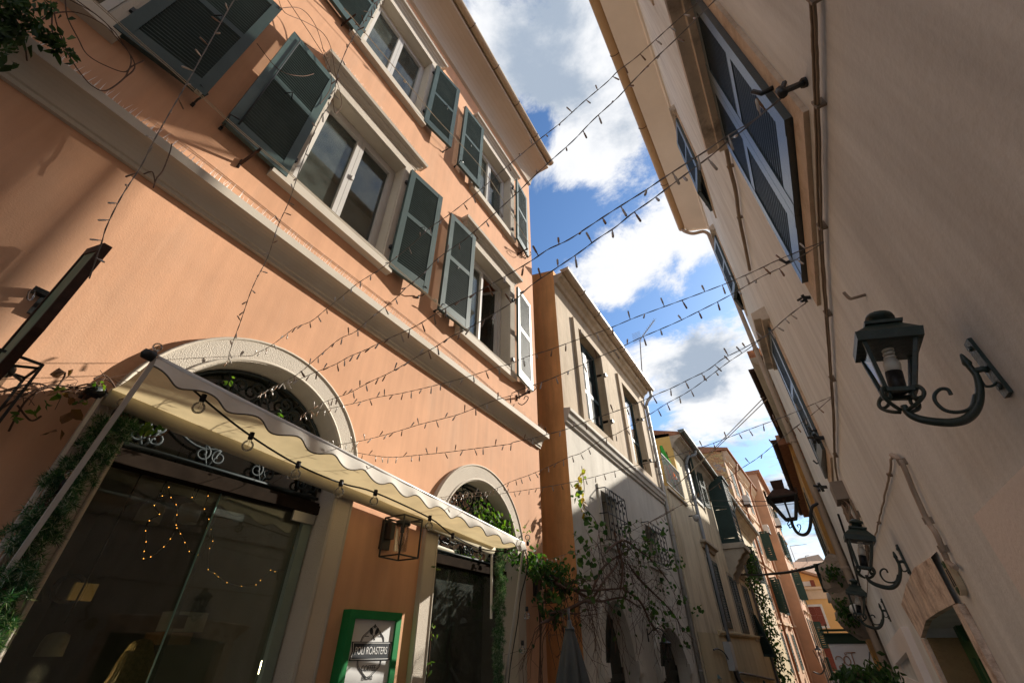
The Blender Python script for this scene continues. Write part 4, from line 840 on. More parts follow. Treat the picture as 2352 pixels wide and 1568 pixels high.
# enclosed bay with big shutters on stone corbels
by=thing('shuttered_bay','tall dark green louvred box balcony on carved stone brackets','bay window',F3(21,4.5,.3)); zb=4.95
mb=MB(F3); shl=MB(F3); leaf(shl,F3,20.0,4.98,1.45,2.5,dirn=1,ang=0,d0=.62,pitch=.12,st=.16,mids=(.48,)); shl.build('front_shutter',gsh,by)
sm=MB(F3); base=F3
leaf(sm,lambda s,z,d:F3(20.0-.05+(d-.0)*.0+ (0.0),z,.62-(s-20.0)) if 0 else F3(19.96+d*.06,z,.64-(s-20.0)),20.0,4.98,.62,2.5,dirn=1,ang=0,d0=0,pitch=.12,st=.1,mids=(.48,)); sm.build('side_shutter',gsh,by)
mb=MB(F3); mb.box(19.9,21.6,4.78,4.97,0,.78); mb.build('sill_slab',stone_trim,by); mb=MB(F3); mb.box(19.98,21.5,7.5,7.58,0,.72); mb.build('top_board',gsh,by)
for sx in (20.1,21.3):
    mb=MB(F3); prof=[(0,4.77),(.72,4.77),(.72,4.62),(.60,4.55),(.52,4.42),(.42,4.36),(.40,4.24),(.28,4.14),(.24,4.0),(.12,3.9),(.08,3.75),(0,3.7)]
    mb.grid([[(sx-.13,z,d) for d,z in prof],[(sx+.13,z,d) for d,z in prof]],sm=False,close=True)
    for q in (sx-.13,sx+.13): mb.add([(q,z,d) for d,z in prof],[tuple(range(len(prof)))])
    mb.build('corbel',stone_trim,by)
# electrical box, junction box, camera
s,z=hits(F3,1645,1500); eb=thing('meter_box','light grey plastic meter box fed by black cable on the ochre wall','utility box',F3(s,z,.1)); mb=MB(F3)
mb.box(15.15,15.62,1.15,1.78,.02,.17); mb.build('housing',mat('light_grey_plastic',(.45,.46,.46),.5,.03,5),eb); mb=MB(F3); mb.box(15.2,15.57,1.2,1.73,.171,.19); mb.build('lid',MATS['light_grey_plastic'],eb)
mb=MB(F3); mb.tube(crom([(15.4,1.15,.1),(15.45,.95,.12),(15.9,.85,.12),(16.1,1.05,.08),(17.5,1.0,.06),(20,.85,.05),(24,.6,.05)],5),.03,6); mb.tube(crom([(15.35,1.15,.1),(15.0,1.5,.05),(14.2,1.62,.05),(13.6,1.6,.05)],5),.015,5); mb.build('cable',cable_black,eb)
cm=thing('security_camera','small grey dome camera beside the drainpipe of the ochre house','camera',F3(15.9,5.0,.2)); mb=MB(F3)
s,z=hits(F3,1598,1187,.2); mb.lathe([(0.001,-.13),(.06,-.11),(.085,-.05),(.09,0),(.09,.05),(0,.05)],(s,z,.2),10,(0,1,0)); mb.build('dome',mat('grey_camera_plastic',(.3,.3,.3),.3,spec=.6),cm); mb=MB(F3); mb.bar((s,z+.05,.0),(s,z+.05,.2),.03); mb.build('bracket',black_iron,cm)
# antenna behind house 2
an=thing('tv_antenna','thin television aerial on a tall pole above the cream house gutter','antenna',(0,0,0)); pb=ony(1482,975,16.3); pt=ony(1470,780,16.3); an.location=pb; WM[an.name]=Matrix.Translation(pb)
mb=MB(); mb.tube([pb-(pt-pb)*.12,pt],.022,6); mb.build('mast',rust,an); mb=MB(); e=ony(1503,735,16.3); mb.bar(pt,e,.03)
for i in range(9):
    p=pt.lerp(e,.2+.8*i/8); mb.tube([p+Vector((.0,-.16,0)),p,p+Vector((0,.16,0))],.006,4); mb.tube([p+Vector((-.1,0,-.06)),p+Vector((.1,0,.06))],.006,4)
g0=pt+Vector((-.05,0,.12))
for i in range(8):
    mb.tube([g0+Vector((-.25,0,-.2+.07*i)),g0+Vector((.12,.0,-.14+.07*i))],.004,3); mb.tube([g0+Vector((-.25+.05*i,0,-.22)),g0+Vector((-.25+.05*i,.0,.33))],.004,3)
mb.build('aerial',mat('aluminium_rods',(.35,.34,.30),.4,metal=.5),an)
# ================================================================ LEFT BUILDINGS 4 and 5
brick=masonry('weathered_brick',(.42,.20,.09),(.50,.36,.15),(.16,.12,.09),.42,.14,plaster=(.30,.24,.20),pamt=.55)
orange4=mat('faded_orange_plaster',(.60,.37,.23),.9,.1,.8,bump=.2,stain=(.42,.27,.17),stainamt=.6,streak=.15,sscale=.5)
x4,K4,zg4,_=lin((1668,1033),(1728,1116),34.0); F4=Facade(x4-.35,34.0,K4,u=1.146)
b4=thing('tall_brick_gabled_house','tall orange house whose side wall shows bare brick, green shutters along its front','building',(-2,38,0))
mb=MB(F4); mb.box(34,46.3,-2,zg4-.12,-7,0); mb.build('wall',orange4,b4)
mb=MB(F4); mb.hexa([(33.9,-2,-7),(33.99,-2,-7),(33.99,zg4+1.6,-7),(33.9,zg4+1.6,-7),(33.9,-2,0.01),(33.99,-2,.01),(33.99,zg4-.1,.01),(33.9,zg4-.1,.01)]); mb.build('side_wall',brick,b4)
mb=MB(F4); mb.sweep([(0,zg4-.75),(.08,zg4-.7),(.15,zg4-.5),(.28,zg4-.35),(.35,zg4-.2),(.35,zg4),(0,zg4)],[(lambda d:34.0,lambda d:d),(lambda d:46.3,lambda d:d)]); mb.build('eaves_moulding',mat('pale_orange_trim',(.58,.42,.28),.9,.1,2,bump=.3),b4)
mb=MB(F4); mb.hexa([(33.8,zg4,-7),(46.3,zg4,-7),(46.3,zg4+1.8,-7),(33.8,zg4+1.8,-7),(33.8,zg4,.5),(46.3,zg4,.5),(46.3,zg4+.12,.5),(33.8,zg4+.12,.5)]); mb.build('roof',MATS['terracotta_tiles'],b4)
fsh=mat('far_green_shutter_paint',(.022,.055,.045),.6,.2,5)
def facade_grid(F,par,S,Z,m,sur,w=1.05,cor=True,mix=True,rnd=random.Random(11)):
    for j,(z0,z1) in enumerate(Z):
        for i,s in enumerate(S):
            if mix and rnd.random()<.4: open_win(F,par,s,s+w,z0,z1,m,ang=rnd.choice((20,60,85)),sur=sur,pitch=.14,w=.14)
            else: sh_pair(F,par,s,s+w,z0,z1,m,sur=sur,pitch=.14,w=.14,cornice=cor)
TR=MATS['pale_orange_trim']
facade_grid(F4,b4,(35.2,38.2,41.2,50.4),((10.6,12.4),(7.2,9.1),(3.6,5.6),(.4,2.4)),fsh,TR)
mb=MB(F4); 
for z in (6.4,9.9,2.9): mb.sweep([(0,z),(.08,z+.02),(.1,z+.15),(0,z+.17)],[(lambda d:34,lambda d:d),(lambda d:46.2,lambda d:d)])
mb.build('band_course',TR,b4)
mb=MB(F4)
for s in (37.2,43.2): mb.tube([(s,zg4-.1,.4),(s,zg4-1,.12),(s,-1,.12)],.08,6)
mb.build('downpipe',mat('terracotta_pipe',(.35,.16,.08),.6),b4)
x5,K5,zg5,_=lin((1743,1081),(1772,1136),46.4); K5=max(K5,.0); F5=Facade(x5-.3,46.4,K5,u=1.146)
b5=thing('far_terracotta_house','distant terracotta house rising above the brick gabled one','building',(-1,50,0))
mb=MB(F5); mb.box(46.4,57.5,-2,zg5-.2,-8,0); mb.build('wall',mat('terracotta_plaster',(.54,.31,.19),.9,.12,.8,stain=(.38,.24,.16),stainamt=.5,sscale=.5),b5)
mb=MB(F5); mb.box(46.3,57.5,zg5-.2,zg5+.1,-8,.35); mb.build('roof',MATS['terracotta_tiles'],b5)
facade_grid(F5,b5,(47.4,50.2,53.0,55.6),((11.5,13.2),(8.2,10.0),(4.9,6.9),(1.6,3.6),(-1,.9)),fsh,TR)
# air conditioners
for F,s,z,l in ((F4,37.0,10.3,'white air conditioner box under the top window of the brick gabled house'),(F4,44.6,9.6,'second white air conditioner box further along the orange front'),(F5,48.5,10.8,'small far air conditioner box on the terracotta house')):
    t=thing('air_conditioner',l,'air conditioner',F(s,z,.3),'air conditioners on the orange fronts'); mb=MB(F); mb.box(s,s+.9,z,z+.65,.1,.5); mb.build('casing',mat('white_enamel',(.6,.6,.57),.5),t)
    mb=MB(F); 
    for i in range(7): mb.box(s+.08,s+.6,z+.08+.07*i,z+.11+.07*i,.501,.515)
    mb.build('fan_grille',black_iron,t); mb=MB(F); mb.box(s,s+.9,z-.06,z,.0,.5); mb.build('bracket',rust,t)
# vertical ivy strip at the end of the ochre house, on a pipe
iv=thing('wall_ivy','column of small leaved ivy climbing the far end of the ochre house','climbing plant',F3(24.6,0,.1)); lv=MB(); pts=[]
for x,y in ((1655+0,1260),): pass
for q in ((1715,1275),(1722,1300),(1728,1320),(1722,1335),(1738,1350),(1748,1380),(1755,1410),(1765,1430),(1770,1460),(1775,1490),(1785,1510),(1790,1540),(1800,1560),(1712,1268),(1745,1370),(1760,1445)):
    s,z=hits(F3,*q,.2); pts.append(Vector(F3(s,z,.2)))
leaves(lv,pts,1500,.22,.16,rv,asp=.6); lv.build('leaves',ivy,iv)
mb=MB(); mb.tube(crom(pts[1:-3],3),.03,5); mb.build('stem',bark,iv)
# big dark shutter standing open across the street side
do=thing('open_dark_shutter','very dark green louvred shutter swung wide open beside the ivy column','shutter',F3(24,1.3,.3)); A=ony(1692,1408,24.0)
P0=ony(1692,1408,24.0);P1=ony(1738,1412,23.6);P2=ony(1795,1505,24.0)
def quadleaf(par,tl,tr,br,bl,name,m,th=.05,nsl=26):
    n=((tr-tl).cross(bl-tl)).normalized()*th; mb=MB()
    def P(u,v,t=0): return tuple(tl.lerp(tr,u).lerp(bl.lerp(br,u),v)+n*t)
    def pb(u0,u1,v0,v1,t0=0,t1=1): mb.hexa([P(u0,v0,t0),P(u1,v0,t0),P(u1,v1,t0),P(u0,v1,t0),P(u0,v0,t1),P(u1,v0,t1),P(u1,v1,t1),P(u0,v1,t1)])
    pb(0,.12,0,1);pb(.88,1,0,1);pb(.12,.88,0,.06);pb(.12,.88,.94,1);pb(.12,.88,.48,.53)
    for a_,b_ in ((.06,.48),(.53,.94)):
        for i in range(nsl//2):
            v=a_+(b_-a_)*(i+.1)/(nsl//2); w=(b_-a_)/(nsl//2)*.85; mb.hexa([P(.12,v,.1),P(.88,v,.1),P(.88,v+.006,.1),P(.12,v+.006,.1),P(.12,v+w,.9),P(.88,v+w,.9),P(.88,v+w+.006,.9),P(.12,v+w+.006,.9)])
    return mb.build(name,m,par)
quadleaf(do,ony(1694,1407,26.6),ony(1735,1411,26.6),ony(1783,1508,26.6),ony(1752,1507,26.6),'leaf',gsh)
mb=MB(); a_=ony(1694,1407,26.6); b_=Vector(F3(23.2,1.65+(a_.z-.1-1.65)/1.146,0)); mb.bar(a_+Vector((0,0,-.1)),b_,.03); mb.build('hinge_strap',black_iron,do)
# ================================================================ END BUILDING
YE=67.0; FE=lambda s,z,d:(s,YE-d,z)
def he(px,py,d=0): p=ony(px,py,YE-d); return p.x,p.z
c8=lambda x,y:((3000+x*.3827)*.5742,(2131+y*.3827)*.5742)
eb_=thing('yellow_end_house','yellow house with tiled roof and brown shutters closing the far end of the lane','building',(0,YE,0))
yel=mat('warm_yellow_plaster',(.70,.42,.16),.9,.06,.6,bump=.1,stain=(.5,.32,.16),stainamt=.4,sscale=.4)
xl,xr=-3.2,6.0; zc=he(*c8(600,575))[1]; zr=he(*c8(400,345))[1]
mb=MB(FE); mb.box(xl,xr,-2,zc,-6,0); mb.box(xl,xr,zc,zc+1.7,-6,-.3); mb.build('wall',yel,eb_)
ym=mat('cream_band',(.62,.47,.32),.9,.06,2)
z2=he(*c8(600,640))[1]
mb=MB(FE); mb.box(xl,xr,z2-.5,zc-.15,0,.08); mb.box(xl,xr,zc-.15,zc+.1,0,.3); zb_=he(*c8(700,1130))[1]; mb.box(xl,xr,zb_-.2,zb_+.12,0,.15); mb.build('cornice',ym,eb_)
mb=MB(FE); a0=he(*c8(400,345)); a1=he(*c8(740,465)); a2=he(*c8(560,300))
mb.hexa([(xl,a0[1]-.1,-4),(a1[0]+1,a0[1]+.6,-4),(a1[0]+1,a0[1]+.8,-4),(xl,a0[1]+.1,-4),(a0[0]-1,a0[1]+.15,.4),(a1[0]+1.5,a1[1]-.6,.4),(a1[0]+1.5,a1[1]-.35,.4),(a0[0]-1,a0[1]+.4,.4)])
mb.build('roof',mat('light_clay_tiles',(.36,.22,.14),.9,.35,5,bump=.6,bscale=8),eb_)
mb=MB(FE); a=he(*c8(470,330)); b=he(*c8(690,345)); mb.box(a[0],b[0]+1.2,a[1]-1.0,a[1]+.9,-8,-6); mb.hexa([(a[0]-.2,a[1]+.9,-8),(b[0]+1.3,a[1]+.9,-8),(b[0]+.9,a[1]+1.7,-8),(a[0]+.6,a[1]+1.4,-8),(a[0]-.2,a[1]+.9,-5.9),(b[0]+1.3,a[1]+.9,-5.9),(b[0]+.9,a[1]+1.7,-5.9),(a[0]+.6,a[1]+1.4,-5.9)]); mb.build('rear_dormer',mat('grey_roof_render',(.30,.29,.28),.9,.1,2),eb_)
brn=mat('red_brown_shutter_paint',(.22,.055,.032),.6,.1,5)
w0=he(*c8(605,770));w1=he(*c8(800,965)); tr_=he(*c8(740,765)); bl_=he(*c8(660,970))
xw0=(w0[0]+bl_[0])/2; xw1=(tr_[0]+w1[0])/2
sh_pair(FE,eb_,xw0,xw1,bl_[1],w0[1],brn,sur=mat('white_painted_trim',(.6,.6,.55)),w=.22,pitch=.1,mids=(.5,))
u0=he(*c8(525,505)); u1=he(*c8(640,550)); mb=MB(FE); mb.box(u0[0],u1[0],u1[1],u0[1],-.298,-.24); wq=mb.build('attic_window',MATS['white_painted_trim'],eb_)
mb=MB(FE); mb.box(u0[0]-.45,u0[0]-.02,u1[1]-.1,u0[1]+.1,-.298,-.2); mb.box(u1[0]+.02,u1[0]+.45,u1[1]-.1,u0[1]+.1,-.298,-.2); build_each(mb,'attic_shutter',brn,wq)
l0=he(*c8(755,1200)); l1=he(*c8(885,1440)); sh_pair(FE,eb_,l0[0]+.1,l0[0]+1.0,l1[1],l0[1],brn,two=False,sur=ym,w=.2,pitch=.1)
# far aerials
for px,py,h,l in ((495,345,.0,'thin straight aerial with a cross bar above the end house roof'),(590,300,.0,'small far aerial beside the grey roof')):
    a=ony(*c8(px,py),69.0); b=ony(*c8(px-78 if px<500 else px-12,py-210 if px<500 else py-60),69.0); t=thing('tv_antenna',l,'antenna',tuple(a)); mb=MB(); mb.tube([a-Vector((0,0,1.0)),b],.03,4); e=b+Vector((1.9 if px<500 else .4,0,.05)); mb.tube([b,e],.03,4); mb.build('rods',black_iron,t)
# lantern on the far left wall
a=ony(*c8(700,1310),50.4); t=thing('street_lantern','small far lantern on the orange row beside the brown shutter','wall lantern',tuple(a)); c=ony(*c8(718,1240),50.4); mb=MB()
mb.lathe([(.0,.45),(.12,.42),(.12,.3),(.42,.12),(.0,.12)],c,4,sm=False); 
for i in range(4): a_=PI/2*i; d_=Vector((math.cos(a_),math.sin(a_),0)); mb.bar(c+d_*.38+Vector((0,0,.12)),c+d_*.18-Vector((0,0,.7)),.05)
mb.tube(crom([c-Vector((0,0,.7)),c-Vector((0,0,1.1)),c+Vector((-.4,0,-1.45)),c+Vector((-.9,0,-1.3))],5),.05,5); mb.build('frame',black_iron,t); mb=MB(); mb.lathe([(.34,.11),(.17,-.68)],c,4,sm=False); mb.build('glass_panes',clear,t)
# ================================================================ RIGHT BUILDING 1
KR=.021; FR=Facade(.48,0,KR,-1); rs0,rs1=-6.0,8.75
rwall=mat('greyish_pink_render',(.83,.85,.83),.95,.08,.9,bump=.22,bscale=45,stain=(.56,.54,.50),stainamt=.65,streak=.2,sscale=.9,coarse=.10)
rstone=mat('tan_pitted_stone',(.66,.53,.40),.95,.2,3,bump=.9,bscale=45,stain=(.22,.14,.08),stainamt=.6,sscale=3,coarse=.5)
lstone=mat('cracked_lintel_stone',(.62,.55,.46),.95,.2,2.5,bump=.8,bscale=25,stain=(.12,.10,.08),stainamt=.8,sscale=2.6,coarse=.6)
green_sky_tint=mat('glossy_green_paint_sky_tint',(.045,.075,.085),.33,.1,6,bump=.15,bscale=90,spec=.8)  # blue of the reflected sky is mixed into the green paint colour
conduit=mat('taupe_painted_conduit',(.27,.21,.155),.7,.15,8,bump=.2,stain=(.2,.15,.1))
def hr(px,py,d=0): return FR.hit(px,py,d)
b6=thing('right_rendered_house','tall shaded greyish pink house along the right with stone lintels and a green door','building',(1,3,0))
wn=[(1.22,2.27,3.25,4.75),(4.95,6.0,3.2,4.72)]; up_=[(1.2,2.2,7.7,9.3),(4.7,5.7,7.7,9.2),(7.2,8.1,7.2,8.6)]
door=(2.82,4.25,-.4,1.79)
dpoly=[(2.82,-.4),(4.25,-.4),(4.28,1.66),(4.22,1.75),(3.6,1.80),(3.0,1.83),(2.80,1.80)]
mb=MB(FR); mb.wall(rect(rs0,rs1,-1.2,10.6),[rect(a,b,c,d) for a,b,c,d in wn+up_]+[dpoly],[.2]*5+[.175])
mb.box(rs0,rs1,2.4,10.6,-6,-.45); mb.box(rs0,2.7,-1.2,2.4,-6,-.45); mb.box(4.4,rs1,-1.2,2.4,-6,-.45); mb.box(2.7,4.4,-1.2,2.4,-6,-.5)
mb.box(rs1-.1,rs1-.002,-1.2,10.6,-.45,-.002); mb.build('wall',rwall,b6)
mb=MB(FR); mb.sweep([(0,10.34),(.03,10.34),(.05,10.40),(.53,10.60),(.53,10.75),(0,10.75)],[(lambda d:rs0,lambda d:d),(lambda d:rs1,lambda d:d)]); mb.build('eaves_soffit',mat('cream_soffit',(.85,.79,.70),.9,.05,1.5,bump=.2),b6)
gutter(FR,b6,rs0,rs1+.05,10.82,.60,.095,mat('tan_enamel_gutter',(.50,.35,.20),.5,.06,2,spec=.4,stain=(.3,.2,.1),stainamt=.3),brk=1.6)
mb=MB(FR); mb.hexa([(rs0,10.82,-6),(rs1,10.82,-6),(rs1,12.6,-6),(rs0,12.6,-6),(rs0,10.80,.52),(rs1,10.80,.52),(rs1,10.86,.52),(rs0,10.86,.52)]); mb.build('roof',MATS['terracotta_tiles'],b6)
dp=mat('beige_painted_downpipe',(.42,.34,.27),.6,.06,5,stain=(.3,.24,.18),stainamt=.3)
mb=MB(FR); mb.tube(crom([(rs1-.02,10.72,.60),(rs1-.02,10.6,.56),(rs1-.02,10.42,.40),(rs1-.02,10.35,.16),(rs1-.02,10.2,.07)],4),.042,10); mb.tube([(rs1-.02,10.2,.07),(rs1-.02,-1,.07)],.045,10)
for z in (8.6,6.6,4.6,2.6,1.2): mb.tube([(rs1-.02,z,.07),(rs1-.02,z+.04,.07)],.055,10)
mb.build('downpipe',dp,b6)
for i,(a,b,z0,z1) in enumerate(wn+up_):
    big=i<2; w=.08
    mb=MB(FR); mb.plate([(a-w,z0-w*1.3),(b+w,z0-w*1.3),(b+w,z1+.02),(a-w,z1+.02)],[rect(a+.001,b-.001,z0+.001,z1)],0,.018); o=mb.build('stone_frame',rstone,b6)
    pr=.16 if big else .10
    mb=MB(FR); P=[(0,z1+.021),(pr,z1+.021),(pr+.012,z1+.06),(pr*.62,z1+.10),(pr*.55,z1+.20),(0,z1+.24)]
    P=[(0,z1+.021),(pr*.5,z1+.023),(pr*.54,z1+.05),(pr,z1+.055),(pr,z1+.15),(0,z1+.2)]
    mb.sweep(P,[(lambda d:a-w-.06,lambda d:d),(lambda d:b+w+.04,lambda d:d)]); mb.build('lintel_stone',lstone,o)
    n=2; ww=(b-a)/2-.004
    for sd,hh in ((1,a+.002),(-1,b-.002)):
        shutter(FR,o,hh,z0+.01,ww,z1-z0-.02,green_sky_tint,dirn=sd,ang=0 if i in (0,) else math.radians(3 if i==1 else 12),d0=-.01 if big else .0,th=.055,pitch=.034,mids=(.52,),st=.075,bot=.12)
    for s in (a-.02,b+.02): mb=MB(FR); mb.tube([(s,z0+.2,.0),(s,z0+.2,.06),(s,z0+.24,.08)],.010,6); mb.build('shutter_catch',black_iron,o)
# black clamp holding the light strings on the big shutter
ck=thing('shutter_clamp','black iron clamp on the big glossy green shutter holding two light strings','bracket',FR(1.25,3.6,.1)); mb=MB()
q0=Vector(FR(*hr(1850,190),0)); a,z=hr(1852,188); q0=Vector(FR(a,z,.0)); a,z=hr(1795,212,.12); q1=Vector(FR(a,z,.08)); a,z=hr(1795,212,.08); q1=Vector(FR(a,z,.08)); mb.bar(q0,q1,.014); mb.tube([q0,q0+(q1-q0)*.15],.017,8); mb.tube([q1+Vector((0,.0,-.018)),q1+Vector((0,0,.018))],.014,8); mb.bar(q1,q1+Vector((.02,-.01,.03)),.011); mb.build('arm',black_iron,ck)
for n_,(px,py,l) in enumerate(((1862,683,'black clips on the wall above the nearest lantern where two light strings meet'),(1893,1005,'black clip at the near lower edge of the second shuttered window'),(1900,1118,'small black clip above the junction box'))):
    a,z=hr(px,py); t=thing('wall_clip',l,'bracket',FR(a,z,0)); mb=MB(FR); s_=(.5,1,1.1)[n_]
    mb.bar((a,z,0),(a-.01*s_,z+.01,.07*s_),.03*s_); mb.bar((a+.03*s_,z-.03*s_,.05*s_),(a-.03*s_,z+.05*s_,.07*s_),.03*s_); mb.bar((a-.02*s_,z-.03*s_,.09*s_),(a+.05*s_,z+.02*s_,.09*s_),.028*s_); mb.bar((a,z+.02,.05*s_),(a+.06*s_,z+.05*s_,.12*s_),.02*s_); mb.build('clip',black_iron,t)
a,z=hr(1985,672); t=thing('wall_hook','bent grey metal hook above the nearest wall lantern','hook',FR(a,z,0)); mb=MB(FR); mb.tube(crom([(a,z-.01,-.01),(a,z-.01,.03),(a+.01,z+.0,.045),(a+.015,z+.035,.05)],4),.006,6); mb.build('hook_bar',conduit,t)
# conduits and cables
def run(name,label,pts,r,m,off=.02,n=1,gap=.014,cat_='cable',jit=.003):
    a,z=hr(*pts[0]); t=thing(name,label,cat_,FR(a,z,0)); 
    for j in range(n):
        mb=MB(); q=[]
        for p in pts: 
            a,z=hr(*p,off); q.append(Vector(FR(a,z+(j-(n-1)/2)*gap,off+.004*(j%2))))
        c=crom(q,6); c=[v+Vector((0,0,R_.uniform(-jit,jit))) for v in c]; mb.tube(c,r,6); mb.build('cable',m,t)
    mb=MB(FR)
    for p in pts[1:-1:2]:
        a,z=hr(*p,off); mb.box(a-.004,a+.004,z-gap*(n-1)/2-r-.003,z+gap*(n-1)/2+r+.003,.0,off+r+.003)
    build_each(mb,'clip',conduit,t); return t
run('cable_bundle','bundle of three taupe cables clipped along the wall below the big shutters',[(1850,-60),(1866,0),(1872,120),(1876,240),(1880,380),(1884,520),(1892,640),(1898,720),(1904,800),(1909,870),(1915,960),(1917,1045),(1922,1090),(1930,1120)],.0048,conduit,n=3,gap=.0125)
run('wall_conduit','painted conduit rising across the wall between the two stone window lintels',[(1664,318),(1676,383),(1690,440),(1698,500),(1712,568),(1722,620)],.016,conduit,off=.03)
run('zigzag_cable','painted cable dropping in a V beside the nearest lantern plate',[(2048,1045),(2042,1090),(2030,1150),(2018,1200),(2008,1240),(1996,1300),(1990,1380),(1985,1420)],.0055,mat('wall_coloured_cable',(.42,.34,.27),.8,.1,8),off=.012,jit=.006)
run('painted_pipe','thick wall coloured pipe running down to the house number plate',[(2048,1045),(2070,1060),(2100,1130),(2130,1195),(2150,1225),(2165,1260),(2178,1290),(2195,1302)],.010,MATS['wall_coloured_cable'],off=.018)
run('looped_cable','thin cable sagging beneath the junction box to the far lanterns',[(1955,1150),(1968,1180),(1985,1230),(1992,1260),(1990,1300)],.009,conduit,n=2,gap=.03)
run('black_wall_cable','dark cable running down beside the drainpipe',[(1925,1180),(1945,1240),(1962,1300),(1985,1380),(2010,1450),(2035,1520),(2050,1580)],.012,cable_black,off=.02)
a,z=hr(1945,1135); jb=thing('junction_box','old grey junction box with a tangle of looped cables above the second lantern','utility box',FR(a,z,0)); mb=MB(FR); mb.box(a-.12,a+.16,z-.06,z+.10,0,.10); mb.build('housing',mat('old_grey_plastic',(.26,.22,.18),.7,.1,8,stain=(.12,.1,.08)),jb); mb=MB(FR)
for i in range(9):
    r=R_.uniform(.08,.14); c=(a+R_.uniform(-.08,.1),z-.12-R_.uniform(0,.05)); mb.tube([(c[0]+r*.6*math.cos(t*PI/8),c[1]+r*math.sin(t*PI/8)-.03,.05+.02*math.sin(t+i)) for t in range(17)],.007,5)
mb.build('cable_loops',conduit,jb)
# wall lanterns on swan-neck arms, modelled in the plane across the wall
Y1=1.25; plate0=ony(2272,842,Y1)
def L1(px,py,dy=0): p=ony(px,py,Y1)-plate0; return Vector((p.x,dy,p.z))
lg=mat('dark_green_lantern_iron',(.016,.032,.026),.45,.2,20,bump=.3,bscale=60,spec=.5,stain=(.05,.05,.035),stainamt=.4)
def bracket_lantern(loc,label,grp,scale):
    t=thing('bracket_lantern',label,'wall lantern',(0,0,0),grp)
    top=L1(2022,722); bot=L1(2076,925); ax=(top-bot).normalized(); Hh=(top-bot).length
    u=Vector((ax.z,0,-ax.x)); w=Vector((0,1,0))
    def P(a,b,h): return bot+u*a+w*b+ax*h
    wt=.052; wb=.025; zt=Hh*.66; zb_=Hh*.10
    mb=MB()
    for sa in (-1,1):
        for sb in (-1,1): mb.bar(P(sa*wb,sb*wb,zb_),P(sa*wt,sb*wt,zt),.0085)
    for s,h in ((wb,zb_),(wt,zt)):
        c=[P(-s,-s,h),P(s,-s,h),P(s,s,h),P(-s,s,h)]
        for i in range(4): mb.bar(c[i],c[(i+1)%4],.011,.010)
    def fr(s0,h0,s1,h1): mb.hexa([tuple(P(a*s0,b*s0,h0)) for a,b in ((-1,-1),(1,-1),(1,1),(-1,1))]+[tuple(P(a*s1,b*s1,h1)) for a,b in ((-1,-1),(1,-1),(1,1),(-1,1))])
    mb.build('frame',lg,t); mb=MB()
    def fr(s0,h0,s1,h1):
        v=[tuple(P(a*s0,b*s0,h0)) for a,b in ((-1,-1),(1,-1),(1,1),(-1,1))]+[tuple(P(a*s1,b*s1,h1)) for a,b in ((-1,-1),(1,-1),(1,1),(-1,1))]
        mb.add(v,[(0,1,5,4),(1,2,6,5),(2,3,7,6),(3,0,4,7),(4,5,6,7),(0,1,2,3)])
    fr(.062,zt-.020,.064,zt+.004); fr(.062,zt+.004,.030,zt+.040); fr(.037,zt+.040,.038,zt+.048)
    mb.lathe([(0,0),(.020,0),(.021,.020),(.031,.023),(.028,.034),(.014,.042),(0.001,.044)],P(0,0,zt+.048),16,tuple(ax)); mb.build('roof',lg,t)
    mb=MB()
    for a,b,c_,d in ((-1,-1,1,-1),(1,-1,1,1),(1,1,-1,1),(-1,1,-1,-1)):
        mb.add([tuple(P(a*wb*.96,b*wb*.96,zb_+.004)),tuple(P(c_*wb*.96,d*wb*.96,zb_+.004)),tuple(P(c_*wt*.96,d*wt*.96,zt-.02)),tuple(P(a*wt*.96,b*wt*.96,zt-.02))],[(0,1,2,3)])
    mb.build('glass_panes',clear,t,recalc=False)
    mb=MB(); mb.lathe([(0,0),(.017,0),(.017,.055),(0,.055)],P(0,0,zb_+.002),12,tuple(ax)); mb.build('lamp_holder',cable_black,t)
    mb=MB(); mb.lathe([(.0,.055),(.016,.055),(.018,.075),(.013,.09),(0,.09)],P(0,0,zb_+.002),12,tuple(ax))
    q=[]
    for i in range(40):
        a=i*PI/5; q.append(P(.009*math.cos(a),.009*math.sin(a),zb_+.09+.042*i/40))
    mb.tube(q,.0042,6); mb.build('spiral_bulb',mat('white_lamp_glass',(.70,.66,.58),.3,spec=.5),t)
    arm=[(2078,922),(2085,945),(2100,985-25),(2130,975-12),(2165,965),(2200,967),(2232,950),(2255,915),(2257,880),(2245,845),(2228,808)]
    arm=[(2080,930),(2092,948),(2115,960),(2150,967),(2190,969),(2222,962),(2246,940),(2256,905),(2250,865),(2230,838),(2212,812)]
    c=crom([L1(*p) for p in arm],6); n=len(c); mb=MB(); mb.tube(c,[.0065+.0035*math.sin(PI*min(1,i/n*1.25)) if i<n-6 else .008*(n-i)/6+.001 for i in range(n)],8)
    mb.tube([L1(2240,852),L1(2262,846),L1(2276,848)],.007,8)
    c=crom([L1(*p) for p in ((2245,905),(2235,935),(2205,945),(2175,940),(2155,922),(2152,905),(2165,892),(2182,893),(2190,905))],6); mb.tube(c,.0042,5)
    c=crom([L1(*p) for p in ((2258,872),(2268,885),(2285,885),(2298,872),(2300,860),(2280,855))],4); mb.tube(c,.003,5); mb.build('arm',lg,t)
    mb=MB()
    for i in range(4):
        a=PI/2*i+PI/4; e=u*math.cos(a)+w*math.sin(a); q=[]
        for j in range(15):
            tt=j/14; r=.030+.022*math.sin(tt*PI*1.3); q.append(P(0,0,0)+e*(.008+.045*math.sin(PI*tt)**.8*(1-.3*tt)+.012*tt)+ax*(-.02+.065*tt-(0 if tt<.8 else (tt-.8)*.12)))
        mb.tube(q,.0045,5); s2=[P(0,0,zb_-.012)+e*(.040+.012*math.cos(b))+ax*(.012*math.sin(b)) for b in [k*.5 for k in range(11)]]; mb.tube(s2,.004,5)
